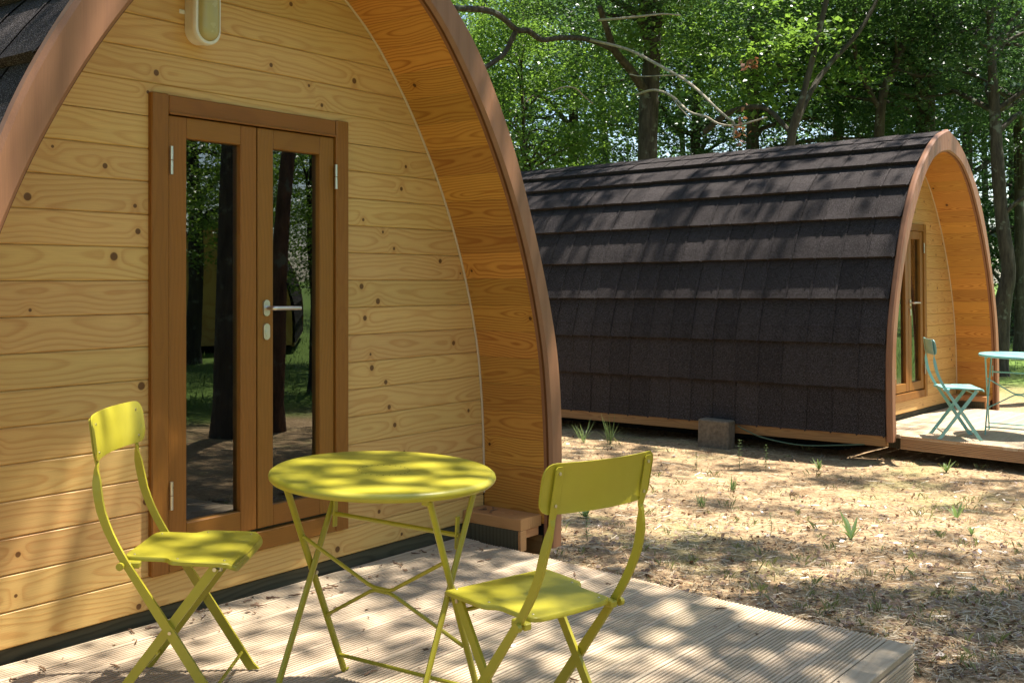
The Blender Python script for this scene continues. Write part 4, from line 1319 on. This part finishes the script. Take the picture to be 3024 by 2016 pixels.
for i, w in enumerate((('thistle like weed with broad upright leaves alone in the sunny yard', 2513, 1600, 'rosette', .19, 1),
        ('low leafy weed on the sunlit earth near the right edge', 2825, 1515, 'rosette', .12, 2), ('small green tuft behind the near chair back', 2072, 1490, 'tuft', .10, 3),
        ('upright stalk with paired leaves just right of the concrete block', 2185, 1362, 'stalk', .25, 4), ('second leafy stalk in front of the far pod base beam', 2262, 1368, 'stalk', .22, 5),
        ('short leafy stalk left of the concrete block', 2055, 1365, 'stalk', .15, 6), ('rosette weed at the foot of the far pod', 2418, 1368, 'rosette', .12, 7),
        ('bushy sprig below the far deck edge', 2795, 1378, 'rosette', .12, 8), ('tall grass clump in the shade by the far pod', 1800, 1292, 'tuft', .30, 9),
        ('grass clump in the shade close to the near arch', 1722, 1288, 'tuft', .24, 10), ('grey green stalk beside the foot of the near arch', 1735, 1630, 'stalk', .17, 11),
        ('pale dry sprig behind the chair back', 1730, 1540, 'rosette', .10, 12), ('grass tuft in the middle of the yard shadow', 2165, 1440, 'tuft', .12, 13),
        ('spreading low weed right of the thistle', 2870, 1572, 'rosette', .07, 14), ('feathery sprig in the tree shadow', 2275, 1590, 'stalk', .14, 15))):
    weed(*w)

# dry catkins, bud scales and leaf scraps on the near deck
rng = np.random.default_rng(21)
pts, siz = [], []
for k in range(150):
    x = rng.uniform(-1.15, 1.18)
    y = -0.03 - abs(rng.normal()) * .12 if k < 75 else -rng.uniform(.05, 2.1)
    pts.append((x, y, .003)); siz.append(rng.uniform(.4, 1.0) if k < 75 else rng.uniform(.3, .75))
A = leaf_array(rng, np.array(pts), .034, .9, .5)
c = A.mean(1, keepdims=True)
A = c + (A - c) * np.array(siz)[:, None, None]
A[..., 2] = np.abs(A[..., 2] - .003) * 1.1 + .0012
o = link('deck_litter', quads('deck_litter', A, M['litter'], 4))
o.matrix_world = DMAT
tag(o, 'dark leaf scraps and bud scales lying on the near deck', 'leaf litter', None, 'stuff')
tw = MB()
rg = random.Random(4)
for k in range(34):
    x, y = rg.uniform(-1.15, 1.1), (-.03 - abs(rg.gauss(0, .14)) if k < 22 else -rg.uniform(.1, 2.0))
    a = rg.uniform(0, 6.28); L = rg.uniform(.02, .06)
    q = [(x + L * (t - .5) * math.cos(a + t * rg.uniform(-1, 1)), y + L * (t - .5) * math.sin(a + t * rg.uniform(-1, 1)), .004 + .004 * rg.random()) for t in (0, .33, .66, 1)]
    tw.tube(q, [.0024, .0034, .003, .0016], 5)
o = tw.build('catkins', M['litter'], None)
o.matrix_world = DMAT
tag(o, 'curled dry catkins lying along the near deck boards', 'catkins', None, 'stuff')
lt = MB()
for k in range(7):
    x, y = 1.262 + rg.uniform(-.01, .10), -.06 - rg.uniform(0, .18)
    a = rg.uniform(0, 6.28); L = rg.uniform(.02, .06)
    lt.tube([(x + L * (t - .5) * math.cos(a + t), y + L * (t - .5) * math.sin(a + t), ZB + .0665 + .004 * rg.random()) for t in (0, .5, 1)], [.002, .003, .0015], 5)
o = lt.build('ledge_litter', M['litter'], None)
tag(o, 'dark twig scraps on the ledge at the foot of the near arch', 'leaf litter', None, 'stuff')

scene.render.engine = 'CYCLES'
scene.cycles.max_bounces = 7
scene.cycles.diffuse_bounces = 4
scene.cycles.glossy_bounces = 3
scene.cycles.transmission_bounces = 3
scene.cycles.transparent_max_bounces = 6
